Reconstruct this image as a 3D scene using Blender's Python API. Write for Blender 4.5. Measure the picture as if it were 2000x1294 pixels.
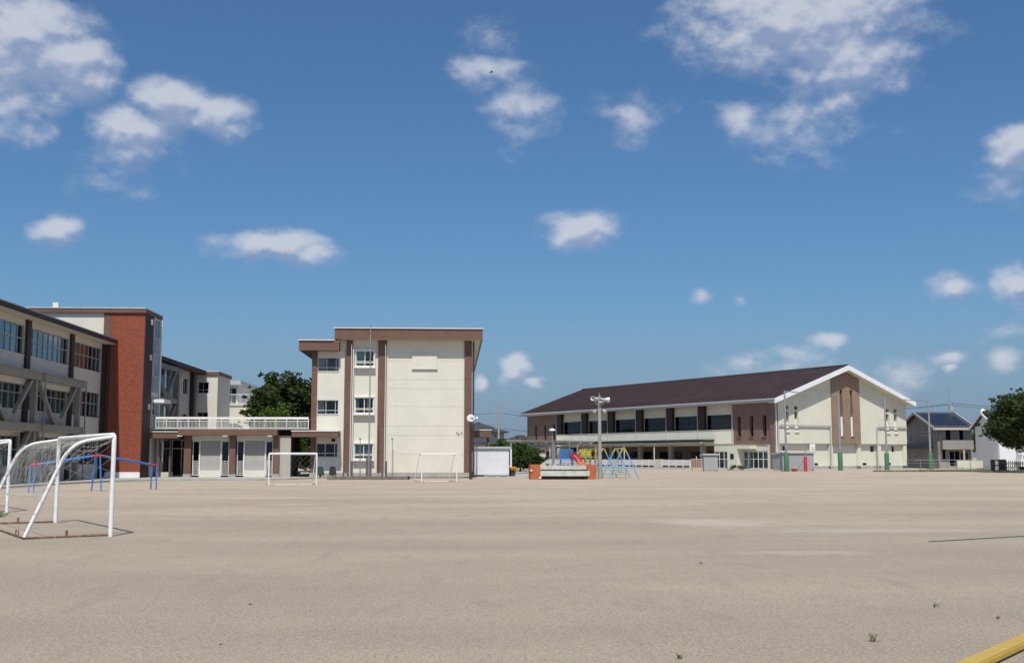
import bpy, bmesh, math, random
from mathutils import Vector, Matrix
import numpy as np
R = math.radians
random.seed(7)
for o in list(bpy.data.objects): bpy.data.objects.remove(o, do_unlink=True)
SC = bpy.context.scene
COL = SC.collection

# ------------------------------------------------------------------ camera
cam_d = bpy.data.cameras.new('camera'); cam = bpy.data.objects.new('camera', cam_d); COL.objects.link(cam)
cam_d.sensor_width = 36; cam_d.lens = 36*2170/2000; cam_d.clip_start = .1; cam_d.clip_end = 5000
cam.location = (0, 0, 1.6)
cam.rotation_euler = (R(90+6.4155), 0, R(-3.0146))
SC.camera = cam
SC.render.resolution_x = 1024; SC.render.resolution_y = 662
SC.render.engine = 'CYCLES'
SC.view_settings.view_transform = 'Standard'; SC.view_settings.look = 'None'
SC.view_settings.gamma = 1; SC.view_settings.use_curve_mapping = False
SC.view_settings.exposure = 0.0

# ------------------------------------------------------------------ sun and sky
LIGHT = Vector((.10, 1.2, -2.0)).normalized()
SUN_EL = math.asin(-LIGHT.z); SUN_AZ = math.atan2(-LIGHT.x, -LIGHT.y)
sd = bpy.data.lights.new('sun', 'SUN'); sd.energy = 4.5; sd.angle = R(.53); sd.color = (1, .95, .87)
so = bpy.data.objects.new('sun', sd); COL.objects.link(so)
so.rotation_euler = LIGHT.to_track_quat('-Z', 'Y').to_euler(); so.location = (0, -20, 60)

class NT:
    """small node-tree helper"""
    def __init__(s, t): s.t = t
    def n(s, typ, **k):
        nd = s.t.nodes.new(typ)
        for a, b in k.items():
            if a == 'ins':
                for i, v in b.items():
                    if isinstance(v, bpy.types.NodeSocket): s.t.links.new(v, nd.inputs[i])
                    else: nd.inputs[i].default_value = v
            else: setattr(nd, a, b)
        return nd
    def math(s, op, a, b=None, c=None, clamp=False):
        nd = s.n('ShaderNodeMath', operation=op); nd.use_clamp = clamp
        for i, v in enumerate((a, b, c)):
            if v is None: continue
            if isinstance(v, bpy.types.NodeSocket): s.t.links.new(v, nd.inputs[i])
            else: nd.inputs[i].default_value = v
        return nd.outputs[0]
    def vm(s, op, a, b=None, c=None):
        nd = s.n('ShaderNodeVectorMath', operation=op)
        for i, v in enumerate((a, b, c)):
            if v is None: continue
            if isinstance(v, bpy.types.NodeSocket): s.t.links.new(v, nd.inputs[i])
            else: nd.inputs[i].default_value = v
        return nd.outputs['Value'] if op in ('LENGTH', 'DOT_PRODUCT') else nd.outputs[0]
    def noise(s, vec, scale, detail=4, rough=.55):
        nd = s.n('ShaderNodeTexNoise', ins={'Scale': scale, 'Detail': detail, 'Roughness': rough})
        s.t.links.new(vec, nd.inputs['Vector']); return nd
    def smooth(s, v, a, b, o0=0., o1=1.):
        nd = s.n('ShaderNodeMapRange', interpolation_type='SMOOTHSTEP')
        s.t.links.new(v, nd.inputs[0])
        for i, q in enumerate((a, b, o0, o1)): nd.inputs[i+1].default_value = q
        return nd.outputs[0]
    def mix(s, f, a, b, blend='MIX'):
        nd = s.n('ShaderNodeMix', data_type='RGBA', blend_type=blend)
        for i, v in ((0, f), (6, a), (7, b)):
            if isinstance(v, bpy.types.NodeSocket): s.t.links.new(v, nd.inputs[i])
            else: nd.inputs[i].default_value = v if i == 0 else (*v, 1) if len(v) == 3 else v
        return nd.outputs[2]
    def link(s, a, b): s.t.links.new(a, b)

# clouds: azimuth from +Y, elevation, half width, half height (degrees), weight
CLOUDS = [(-21.19,19.81,3.51,2.37,1),(-19.05,18.82,2.51,1.44,1),(-21.97,17.16,2.74,1.38,.6),(-14.64,17.5,2.12,1.25,.9),(-16.54,15.99,2.32,1.33,.85),
 (-12.37,17.08,2.43,.86,.7),(-16.72,14.39,1.94,1.09,.3),(-19.52,11.1,1.58,.61,.8),(-9.39,10.77,3.31,.77,.8),(-7.32,10.39,1.69,.57,.7),(6.5,11.84,2.27,.94,.95),
 (18.04,21.83,7.14,1.99,.95),(20.25,19.71,3.9,1.78,.8),(18.14,16.98,3.73,1.35,.4),(15.06,17.18,1.55,.75,.5),(20.19,18.03,2.21,1.44,.45),(1.65,19.81,2.46,.65,.6),
 (3.56,18.05,1.77,1.26,.45),(9.24,17.58,2.27,.96,.42),(2.19,21.3,1.51,.86,.25),(27.99,14.82,1.65,1.12,1),(27.46,13.1,1.66,.99,.35),(24.97,8.26,1.36,.66,.75),
 (27.79,8.28,1.09,.81,.7),(12.99,8.19,.77,.34,.55),(15.1,7.95,.56,.23,.35),(3.01,4.62,1.06,.74,.9),(3.94,3.83,.79,.32,.7),(1.3,3.83,.4,.47,.6),(15.02,4.86,1.81,.52,.5),
 (19.04,5.79,1.12,.38,.65),(17.54,5.11,2.09,.56,.35),(24.64,4.91,1.05,.42,.7),(24.73,4.27,.46,.27,.6),(26.96,4.78,.88,.63,.6),(22.13,4.24,2.1,.95,.3),(26.91,6.16,1.1,.48,.35)]
def cloud_group(name, clouds):
    g = bpy.data.node_groups.new(name, 'ShaderNodeTree')
    g.interface.new_socket('Vector', in_out='INPUT', socket_type='NodeSocketVector')
    g.interface.new_socket('Value', in_out='OUTPUT', socket_type='NodeSocketFloat')
    t = NT(g); gi = t.n('NodeGroupInput'); go = t.n('NodeGroupOutput')
    acc = None
    for (a, e, rx, ry, h) in clouds:
        rx *= 1.08; ry *= 1.1; e -= ry*.10
        q = t.vm('MULTIPLY_ADD', gi.outputs[0], (1/rx, 1/ry, 0), (-a/rx, -e/ry, 0))
        q = t.vm('MAXIMUM', q, t.vm('MULTIPLY', q, (-1, -.62, 0)))      # steep tops, slack undersides
        f = t.math('MULTIPLY_ADD', t.vm('LENGTH', q), -h, h)
        acc = f if acc is None else t.math('MAXIMUM', acc, f)
    t.link(acc, go.inputs[0])
    return g

world = bpy.data.worlds.new('World'); SC.world = world; world.use_nodes = True
wt = NT(world.node_tree); world.node_tree.nodes.clear()
SKY_STRENGTH = .1
sky = wt.n('ShaderNodeTexSky', sky_type='NISHITA'); sky.sun_disc = False
sky.sun_elevation = SUN_EL; sky.sun_rotation = SUN_AZ; sky.air_density = 1.0; sky.dust_density = 1.6; sky.ozone_density = 10.0; sky.altitude = 30
tc = wt.n('ShaderNodeTexCoord'); sep = wt.n('ShaderNodeSeparateXYZ'); wt.link(tc.outputs['Generated'], sep.inputs[0])
az = wt.math('MULTIPLY', wt.math('ARCTAN2', sep.outputs[0], sep.outputs[1]), 57.2958)
el = wt.math('MULTIPLY', wt.math('ARCSINE', sep.outputs[2]), 57.2958)
cv = wt.n('ShaderNodeCombineXYZ'); wt.link(az, cv.inputs[0]); wt.link(el, cv.inputs[1])
ns = wt.vm('MULTIPLY', tc.outputs['Generated'], (1, 1, 1.5))
n1 = wt.noise(ns, 30, 5, .56); n2 = wt.noise(ns, 11, 2, .5)
n1u = wt.noise(wt.vm('ADD', ns, (-.002, -.004, .012)), 30, 2, .56)     # the same billows a little nearer the sun
warp = wt.vm('MULTIPLY', wt.vm('SUBTRACT', n2.outputs['Color'], (.5, .5, .5)), (2.0, 1.0, 0))
pos = wt.vm('ADD', cv.outputs[0], warp)
grp = cloud_group('cloud_field', CLOUDS); big = cloud_group('large_cloud_field', [c for c in CLOUDS if c[4] >= .65 and c[3] > .55])
gn = wt.n('ShaderNodeGroup'); gn.node_tree = grp; wt.link(pos, gn.inputs[0]); f0 = gn.outputs[0]
# the same sort of cumulus goes on all round the rest of the sky
away = wt.math('MAXIMUM', wt.smooth(wt.math('ABSOLUTE', wt.math('SUBTRACT', az, 3)), 29, 36), wt.smooth(el, 24, 28))
pl_ = wt.vm('DIVIDE', tc.outputs['Generated'], None); dz_ = wt.n('ShaderNodeCombineXYZ'); zz_ = wt.math('ADD', wt.math('ABSOLUTE', sep.outputs[2]), .22)
for i_ in range(3): wt.link(zz_, dz_.inputs[i_])
wt.link(dz_.outputs[0], pl_.node.inputs[1])
n3 = wt.noise(pl_, 2.1, 1, .5)
f2 = wt.math('MULTIPLY', wt.smooth(n3.outputs[0], .50, .72, -.35, .9), away)
f2 = wt.math('SUBTRACT', f2, wt.math('SUBTRACT', 1., away))
fa = wt.math('MAXIMUM', f0, f2)
bil = wt.math('SUBTRACT', n1.outputs[0], .5)
fn = wt.math('ADD', fa, wt.math('MULTIPLY_ADD', bil, .98, .02))
dens = wt.smooth(fn, -.04, .62)
dens = wt.math('MULTIPLY', dens, wt.smooth(el, .3, 3.0))
gb = wt.n('ShaderNodeGroup'); gb.node_tree = big; wt.link(wt.vm('ADD', pos, (-.1, .8, 0)), gb.inputs[0])   # how much cloud stands above
over = wt.math('SUBTRACT', wt.math('MAXIMUM', gb.outputs[0], 0.), wt.math('MAXIMUM', f0, 0.))
lit = wt.smooth(wt.math('SUBTRACT', wt.math('MULTIPLY', wt.math('SUBTRACT', n1.outputs[0], n1u.outputs[0]), 2.6), wt.math('MULTIPLY', over, 1.3)), -.45, .55)
ccol = wt.mix(lit, (2.8, 3.55, 5.3), (6.0, 6.35, 7.2))
hs = wt.n('ShaderNodeHueSaturation', ins={'Saturation': 1.03}); wt.link(sky.outputs[0], hs.inputs['Color'])
skyc = wt.mix(1., hs.outputs[0], (.95, 1.05, 1.03), 'MULTIPLY')
hz = wt.math('MULTIPLY', wt.smooth(el, 9., 0.), wt.smooth(n2.outputs[0], .2, .8, .45, .8))
skyc = wt.mix(hz, skyc, (2.2, 3.1, 4.75))         # thin far cloud low over the horizon
allc = wt.mix(wt.math('MULTIPLY', dens, .86), skyc, ccol)
bg = wt.n('ShaderNodeBackground'); wt.link(allc, bg.inputs[0]); bg.inputs[1].default_value = SKY_STRENGTH
wo = wt.n('ShaderNodeOutputWorld'); wt.link(bg.outputs[0], wo.inputs[0])

# ------------------------------------------------------------------ materials
MATS = {}
def mat(name, col, rough=.7, var=.12, scale=3., metal=0., bump=0., bscale=40., streak=0., spec=.4, dirt=None, dirt_amt=0., fine=0.):
    m = bpy.data.materials.new(name); m.use_nodes = True; t = NT(m.node_tree)
    b = m.node_tree.nodes['Principled BSDF']
    geo = t.n('ShaderNodeNewGeometry'); P = geo.outputs['Position']
    c = (*col, 1)
    out = None
    if var:
        nz = t.noise(P, scale, 5, .6)
        out = t.mix(t.smooth(nz.outputs[0], .3, .7), tuple(x*(1-var) for x in col), tuple(min(1, x*(1+var*.7)) for x in col))
    if fine:
        nz = t.noise(P, bscale, 3, .7)
        out = t.mix(t.smooth(nz.outputs[0], .3, .7), out if out else c, tuple(x*(1-fine) for x in col))
    if streak:
        sv = t.vm('MULTIPLY', P, (4, 4, .22)); nz = t.noise(sv, 1.6, 5, .65)
        f = t.math('MULTIPLY', t.smooth(nz.outputs[0], .5, .8), streak)
        out = t.mix(f, out if out else c, tuple(x*.45 for x in col))
    if dirt_amt:
        nz = t.noise(P, 7, 6, .7); f = t.math('MULTIPLY', t.smooth(nz.outputs[0], .55, .72), dirt_amt)
        out = t.mix(f, out if out else c, dirt)
    if out: t.link(out, b.inputs['Base Color'])
    else: b.inputs['Base Color'].default_value = c
    b.inputs['Roughness'].default_value = rough; b.inputs['Metallic'].default_value = metal
    b.inputs['Specular IOR Level'].default_value = spec
    if bump:
        nz = t.noise(P, bscale, 4, .6); bp = t.n('ShaderNodeBump', ins={'Strength': bump, 'Distance': .02}); t.link(nz.outputs[0], bp.inputs['Height'])
        t.link(bp.outputs[0], b.inputs['Normal'])
    MATS[name] = m; return m

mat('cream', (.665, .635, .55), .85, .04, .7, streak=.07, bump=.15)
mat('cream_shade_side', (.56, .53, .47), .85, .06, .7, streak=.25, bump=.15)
mat('cream_band', (.82, .775, .64), .85, .05, .5, streak=.1, bump=.1)
mat('cream_gym', (.655, .635, .525), .85, .05, .5, streak=.1, bump=.15)
mat('brown', (.155, .085, .062), .65, .10, 1.2, streak=.15)
mat('brown_dark', (.05, .029, .025), .7, .1, 1.2, streak=.15)
mat('brown_gym', (.20, .125, .10), .7, .1, .8, streak=.15)
mat('brown_panel', (.27, .19, .135), .7, .1, .8, streak=.2)
mat('roof_brown', (.055, .036, .035), .45, .15, .4, spec=.3)
mat('white_trim', (.78, .79, .80), .6, .05, 1., streak=.15)
mat('grey_trim', (.42, .44, .45), .6, .06, 1., streak=.2)
mat('coping', (.62, .62, .6), .5, .06, 2.)
mat('foundation', (.36, .35, .32), .9, .12, 1.5, streak=.3, bump=.3)
mat('concrete', (.37, .36, .33), .9, .15, 1.0, bump=.4, bscale=25, dirt=(.14, .13, .11), dirt_amt=.35)
mat('concrete_pale', (.55, .54, .48), .9, .15, 2.0, bump=.4, bscale=25, dirt=(.17, .16, .13), dirt_amt=.6, streak=.5)
mat('kerb', (.42, .41, .37), .9, .15, 2.0, bump=.4, bscale=25, dirt=(.2, .19, .16), dirt_amt=.4)
mat('steel_beige', (.26, .245, .205), .6, .12, 2., streak=.35)
mat('steel_grey', (.30, .32, .33), .45, .1, 3., metal=.3, streak=.2)
mat('galv', (.40, .41, .42), .4, .1, 6., metal=.5, streak=.15)
mat('pole_concrete', (.33, .31, .28), .8, .12, 3., streak=.3)
mat('white_paint', (.78, .78, .76), .45, .07, 5., dirt=(.16, .08, .045), dirt_amt=.3, streak=.2)
mat('white_chipped', (.74, .74, .72), .5, .08, 9., dirt=(.22, .11, .06), dirt_amt=.75)
mat('rusty', (.20, .115, .08), .85, .3, 14., dirt=(.62, .57, .52), dirt_amt=.85, bump=.4)
mat('rail_white', (.78, .77, .73), .5, .05, 4.)
mat('alu', (.58, .60, .60), .4, .06, 4., metal=.4)
mat('alu_old', (.36, .38, .37), .5, .08, 4., metal=.3)
mat('dark_interior', (.03, .03, .03), .9, 0)
mat('room_wall', (.30, .29, .26), .9, .1, .5)
mat('curtain_green', (.60, .74, .69), .9, .1, 2.)
mat('curtain_red', (.10, .022, .024), .9, .15, 2.)
mat('curtain_white', (.70, .70, .66), .9, .08, 2.)
mat('shutter', (.33, .32, .30), .5, .06, 1.5, metal=.2, streak=.15)
mat('canopy_metal', (.22, .205, .18), .6, .1, 2., streak=.3)
mat('window_bronze', (.10, .10, .10), .4, .05, 3., metal=.5)
mat('panel_grey', (.40, .38, .34), .8, .06, 1.5, streak=.2)
mat('brick_orange', (.42, .12, .05), .85, .18, 6., bump=.3)
mat('blue_paint', (.045, .20, .55), .4, .08, 5., dirt=(.25, .28, .32), dirt_amt=.15)
mat('sky_blue_paint', (.16, .38, .68), .4, .1, 5., dirt=(.3, .3, .3), dirt_amt=.15)
mat('red_paint', (.55, .03, .05), .4, .08, 5.)
mat('orange_paint', (.85, .25, .03), .4, .08, 5.)
mat('magenta_paint', (.5, .03, .12), .4, .08, 5.)
mat('yellow_paint', (.42, .37, .07), .45, .1, 5.)
mat('yellow_beam', (.50, .335, .06), .45, .10, 3., dirt=(.30, .17, .05), dirt_amt=.35, bump=.1)
mat('green_pad', (.065, .16, .085), .6, .12, 3., streak=.25)
mat('green_paint', (.16, .36, .26), .5, .1, 4.)
mat('green_steel', (.045, .075, .055), .6, .15, 2.)
mat('plastic_green', (.012, .045, .035), .75, .1, 4.)
mat('plastic_dark', (.014, .017, .02), .75, .1, 4.)
mat('shed_white', (.66, .67, .70), .45, .05, 1., streak=.12)
mat('shed_grey', (.34, .34, .35), .5, .06, 1., streak=.15)
mat('pink_panel', (.66, .60, .58), .7, .06, 2., streak=.25)
mat('lattice_brick', (.50, .36, .28), .9, .15, 8.)
mat('net_cord', (.46, .46, .41), .9, .1, 8.)
mat('net_green', (.16, .20, .13), .9, .2, 8.)
mat('house_grey', (.30, .275, .26), .85, .06, 1., streak=.15, bump=.2)
mat('house_white', (.70, .72, .74), .8, .05, 1., streak=.1)
mat('house_beige', (.50, .46, .40), .85, .08, 1.)
mat('roof_slate', (.045, .05, .06), .6, .15, 1.2)
mat('solar', (.014, .018, .032), .35, .12, 1.0, spec=.4)
mat('roof_tile', (.05, .055, .06), .5, .2, 2.)
mat('black_steel', (.012, .012, .013), .5, .1, 4.)
mat('car_white', (.75, .75, .74), .25, .02, 1.)
mat('tyre', (.02, .02, .02), .8, .1, 5.)
mat('bark', (.075, .055, .042), .95, .3, 6., bump=.6, bscale=18)
mat('soil', (.13, .10, .075), .95, .3, 5., bump=.5)
mat('wire_black', (.03, .03, .032), .6, 0)
mat('speaker_grey', (.56, .56, .56), .45, .06, 5.)
mat('post_dark', (.12, .115, .105), .8, .15, 4., streak=.3)
mat('clock_face', (.80, .80, .80), .3, 0)
mat('bird_dark', (.03, .035, .045), .9, 0)
mat('rope', (.13, .17, .14), .9, .2, 9.)
mat('lamp_white', (.82, .82, .80), .35, 0)
mat('flower_yellow', (.75, .40, .02), .8, .3, 30.)
mat('cone_orange', (.75, .10, .05), .5, .05, 5.)
mat('bed_stone', (.17, .155, .13), .9, .25, 4., bump=.5, dirt=(.07, .065, .05), dirt_amt=.5)
mat('blue_dull', (.04, .14, .32), .5, .1, 4.)
mat('stone_dark', (.10, .095, .085), .9, .2, 8.)

def glass(name, tint, fac=1.):
    m = bpy.data.materials.new(name); m.use_nodes = True; t = NT(m.node_tree); m.node_tree.nodes.clear()
    tr = t.n('ShaderNodeBsdfTransparent', ins={0: (*tint, 1)}); gl = t.n('ShaderNodeBsdfGlossy', ins={0: (.95, .97, 1, 1), 1: .03})
    fr = t.n('ShaderNodeFresnel', ins={0: 1.55}); mx = t.n('ShaderNodeMixShader')
    t.link(t.math('MULTIPLY', fr.outputs[0], fac, clamp=True), mx.inputs[0]); t.link(tr.outputs[0], mx.inputs[1]); t.link(gl.outputs[0], mx.inputs[2])
    o = t.n('ShaderNodeOutputMaterial'); t.link(mx.outputs[0], o.inputs[0]); MATS[name] = m
glass('glass', (.72, .78, .78), .8); glass('glass_dark', (.35, .40, .42))

def leaf_mat(name, c1, c2):
    m = bpy.data.materials.new(name); m.use_nodes = True; t = NT(m.node_tree); b = m.node_tree.nodes['Principled BSDF']
    geo = t.n('ShaderNodeNewGeometry'); nz = t.noise(geo.outputs['Position'], 1.1, 4, .7)
    rnd = t.math('MULTIPLY_ADD', geo.outputs['Random Per Island'], .55, -.27)
    f = t.smooth(t.math('ADD', nz.outputs[0], rnd), .25, .75)
    c = t.mix(f, c1, c2)
    t.link(c, b.inputs['Base Color']); b.inputs['Roughness'].default_value = .6; b.inputs['Specular IOR Level'].default_value = .25
    tl = t.n('ShaderNodeBsdfTranslucent'); t.link(t.mix(.3, c, (.2, .3, .03)), tl.inputs[0])
    mx = t.n('ShaderNodeMixShader', ins={0: .25}); t.link(b.outputs[0], mx.inputs[1]); t.link(tl.outputs[0], mx.inputs[2])
    o = m.node_tree.nodes['Material Output']; t.link(mx.outputs[0], o.inputs[0]); MATS[name] = m
leaf_mat('leaf_dark', (.020, .038, .013), (.068, .096, .028))
leaf_mat('leaf_mid', (.03, .065, .014), (.085, .15, .03))
leaf_mat('leaf_bright', (.06, .12, .015), (.14, .23, .03))
leaf_mat('grass_weed', (.10, .12, .06), (.2, .21, .11))

def ground_mat():
    m = bpy.data.materials.new('sand_gravel'); m.use_nodes = True; t = NT(m.node_tree); b = m.node_tree.nodes['Principled BSDF']
    P = t.n('ShaderNodeNewGeometry').outputs['Position']
    base = (.385, .322, .25)
    big = t.noise(t.vm('MULTIPLY', P, (.5, 1.3, 1)), .16, 5, .6)
    c = t.mix(t.smooth(big.outputs[0], .32, .68), tuple(x*.88 for x in base), tuple(x*1.1 for x in base))
    sy = t.n('ShaderNodeSeparateXYZ'); t.link(P, sy.inputs[0])
    c = t.mix(t.smooth(t.math('ADD', sy.outputs[1], t.math('MULTIPLY', big.outputs[0], 30)), 24, 75), c, t.mix(1., c, (1.3, 1.28, 1.25), 'MULTIPLY'))   # far ground lightened in the colour, imitating its brightness at grazing view
    med = t.noise(P, 2.2, 5, .65)
    c = t.mix(t.math('MULTIPLY', t.smooth(med.outputs[0], .42, .7), .35), c, (.32, .275, .222))
    # pebbles: pale, dark and ochre grains
    vo = t.n('ShaderNodeTexVoronoi', ins={'Scale': 75.}); t.link(P, vo.inputs['Vector'])
    sp = t.n('ShaderNodeSeparateColor'); t.link(vo.outputs['Color'], sp.inputs[0])
    core = t.smooth(vo.outputs['Distance'], .55, .3)
    c = t.mix(t.math('MULTIPLY', core, t.smooth(sp.outputs[0], .55, .95)), c, (.53, .47, .385))
    c = t.mix(t.math('MULTIPLY', core, t.smooth(sp.outputs[1], .62, .95)), c, (.165, .142, .118))
    fn_ = t.noise(P, 28, 4, .75)
    c = t.mix(t.math('MULTIPLY', t.smooth(fn_.outputs[0], .48, .64), .75), c, (.22, .185, .145))
    c = t.mix(t.math('MULTIPLY', t.smooth(fn_.outputs[0], .46, .30), .6), c, (.49, .425, .34))
    sc = t.noise(t.vm('MULTIPLY', P, (1.6, .35, 1)), 1.3, 4, .6)             # raked and dragged streaks
    c = t.mix(t.math('MULTIPLY', t.smooth(sc.outputs[0], .56, .68), .3), c, (.26, .22, .175))
    ft = t.noise(P, 6.5, 2, .5)                                              # scuffs and footprints
    c = t.mix(t.math('MULTIPLY', t.smooth(ft.outputs[0], .60, .70), .28), c, (.23, .195, .155))
    # worn chalk traces left on the field
    for (cx, cy, rx, ry, a) in ((6.3, 27, 1.6, 2.2, .25), (5.9, 18.6, 1.7, .6, .22), (5.9, 58.5, 2.4, .7, .5), (9.5, 24, 3.5, .8, .25), (-9, 57, 2.2, .4, .6), (-5.5, 38, 1.2, .8, .25), (24, 70, 5, 1.2, .25)):
        q = t.vm('LENGTH', t.vm('MULTIPLY_ADD', P, (1/rx, 1/ry, 0), (-cx/rx, -cy/ry, 0)))
        q = t.math('ADD', q, t.math('MULTIPLY', t.math('SUBTRACT', med.outputs[0], .5), 1.6))
        c = t.mix(t.math('MULTIPLY', t.smooth(q, 1.0, .3), a), c, (.62, .58, .52))
    t.link(c, b.inputs['Base Color']); b.inputs['Roughness'].default_value = .95; b.inputs['Specular IOR Level'].default_value = .15
    bp = t.n('ShaderNodeBump', ins={'Strength': .7, 'Distance': .02})
    h = t.math('ADD', t.math('ADD', t.math('MULTIPLY', core, .35), fn_.outputs[0]), t.math('MULTIPLY', ft.outputs[0], .8)); t.link(h, bp.inputs['Height']); t.link(bp.outputs[0], b.inputs['Normal'])
    MATS['sand'] = m
ground_mat()

def brick_mat():
    m = bpy.data.materials.new('red_brick'); m.use_nodes = True; t = NT(m.node_tree); b = m.node_tree.nodes['Principled BSDF']
    P = t.n('ShaderNodeNewGeometry').outputs['Position']; s = t.n('ShaderNodeSeparateXYZ'); t.link(P, s.inputs[0])
    cb = t.n('ShaderNodeCombineXYZ'); t.link(t.math('ADD', s.outputs[0], s.outputs[1]), cb.inputs[0]); t.link(s.outputs[2], cb.inputs[1])
    br = t.n('ShaderNodeTexBrick', ins={'Scale': 1., 'Brick Width': .23, 'Row Height': .075, 'Mortar Size': .008, 'Color1': (.31, .062, .03, 1), 'Color2': (.18, .04, .022, 1), 'Mortar': (.20, .085, .05, 1), 'Bias': -.1})
    t.link(cb.outputs[0], br.inputs['Vector'])
    nz = t.noise(P, 2.2, 5, .7); c = t.mix(t.math('MULTIPLY', t.smooth(nz.outputs[0], .4, .7), .45), br.outputs[0], (.18, .038, .02))
    nz2 = t.noise(t.vm('MULTIPLY', P, (1, 1, 2.5)), 5, 4, .7); c = t.mix(t.math('MULTIPLY', t.smooth(nz2.outputs[0], .5, .68), .5), c, (.40, .12, .055))
    t.link(c, b.inputs['Base Color']); b.inputs['Roughness'].default_value = .85
    bp = t.n('ShaderNodeBump', ins={'Strength': .5, 'Distance': .01}); t.link(br.outputs['Fac'], bp.inputs['Height']); bp.invert = True; t.link(bp.outputs[0], b.inputs['Normal'])
    MATS['red_brick'] = m
brick_mat()

# ------------------------------------------------------------------ mesh helpers
def catmull(pts, k=6):
    pts = [Vector(p) for p in pts]; out = []
    for i in range(len(pts)-1):
        p0 = pts[max(i-1, 0)]; p1 = pts[i]; p2 = pts[i+1]; p3 = pts[min(i+2, len(pts)-1)]
        for j in range(k):
            t = j/k
            out.append(.5*((2*p1)+(p2-p0)*t+(2*p0-5*p1+4*p2-p3)*t*t+(3*p1-p0-3*p2+p3)*t**3))
    return out+[pts[-1]]
def rounded(pts, rad, k=5):
    """polyline with rounded corners"""
    pts = [Vector(p) for p in pts]; out = [pts[0]]
    for i in range(1, len(pts)-1):
        a = (pts[i-1]-pts[i]); b = (pts[i+1]-pts[i]); ra = min(rad, a.length*.45); rb = min(rad, b.length*.45)
        p = pts[i]+a.normalized()*ra; q = pts[i]+b.normalized()*rb
        for j in range(k+1):
            t = j/k; out.append(p*(1-t)**2+pts[i]*2*t*(1-t)+q*t*t)
    return out+[pts[-1]]
ID = lambda u, w, z: (u, w, z)
def F_front(Y): return lambda u, w, z: (u, Y-w, z)     # wall facing -Y, u = x
def F_right(X): return lambda u, w, z: (X+w, u, z)     # wall facing +X, u = y
def F_left(X): return lambda u, w, z: (X-w, u, z)      # wall facing -X, u = y
ORG = {}
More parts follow.
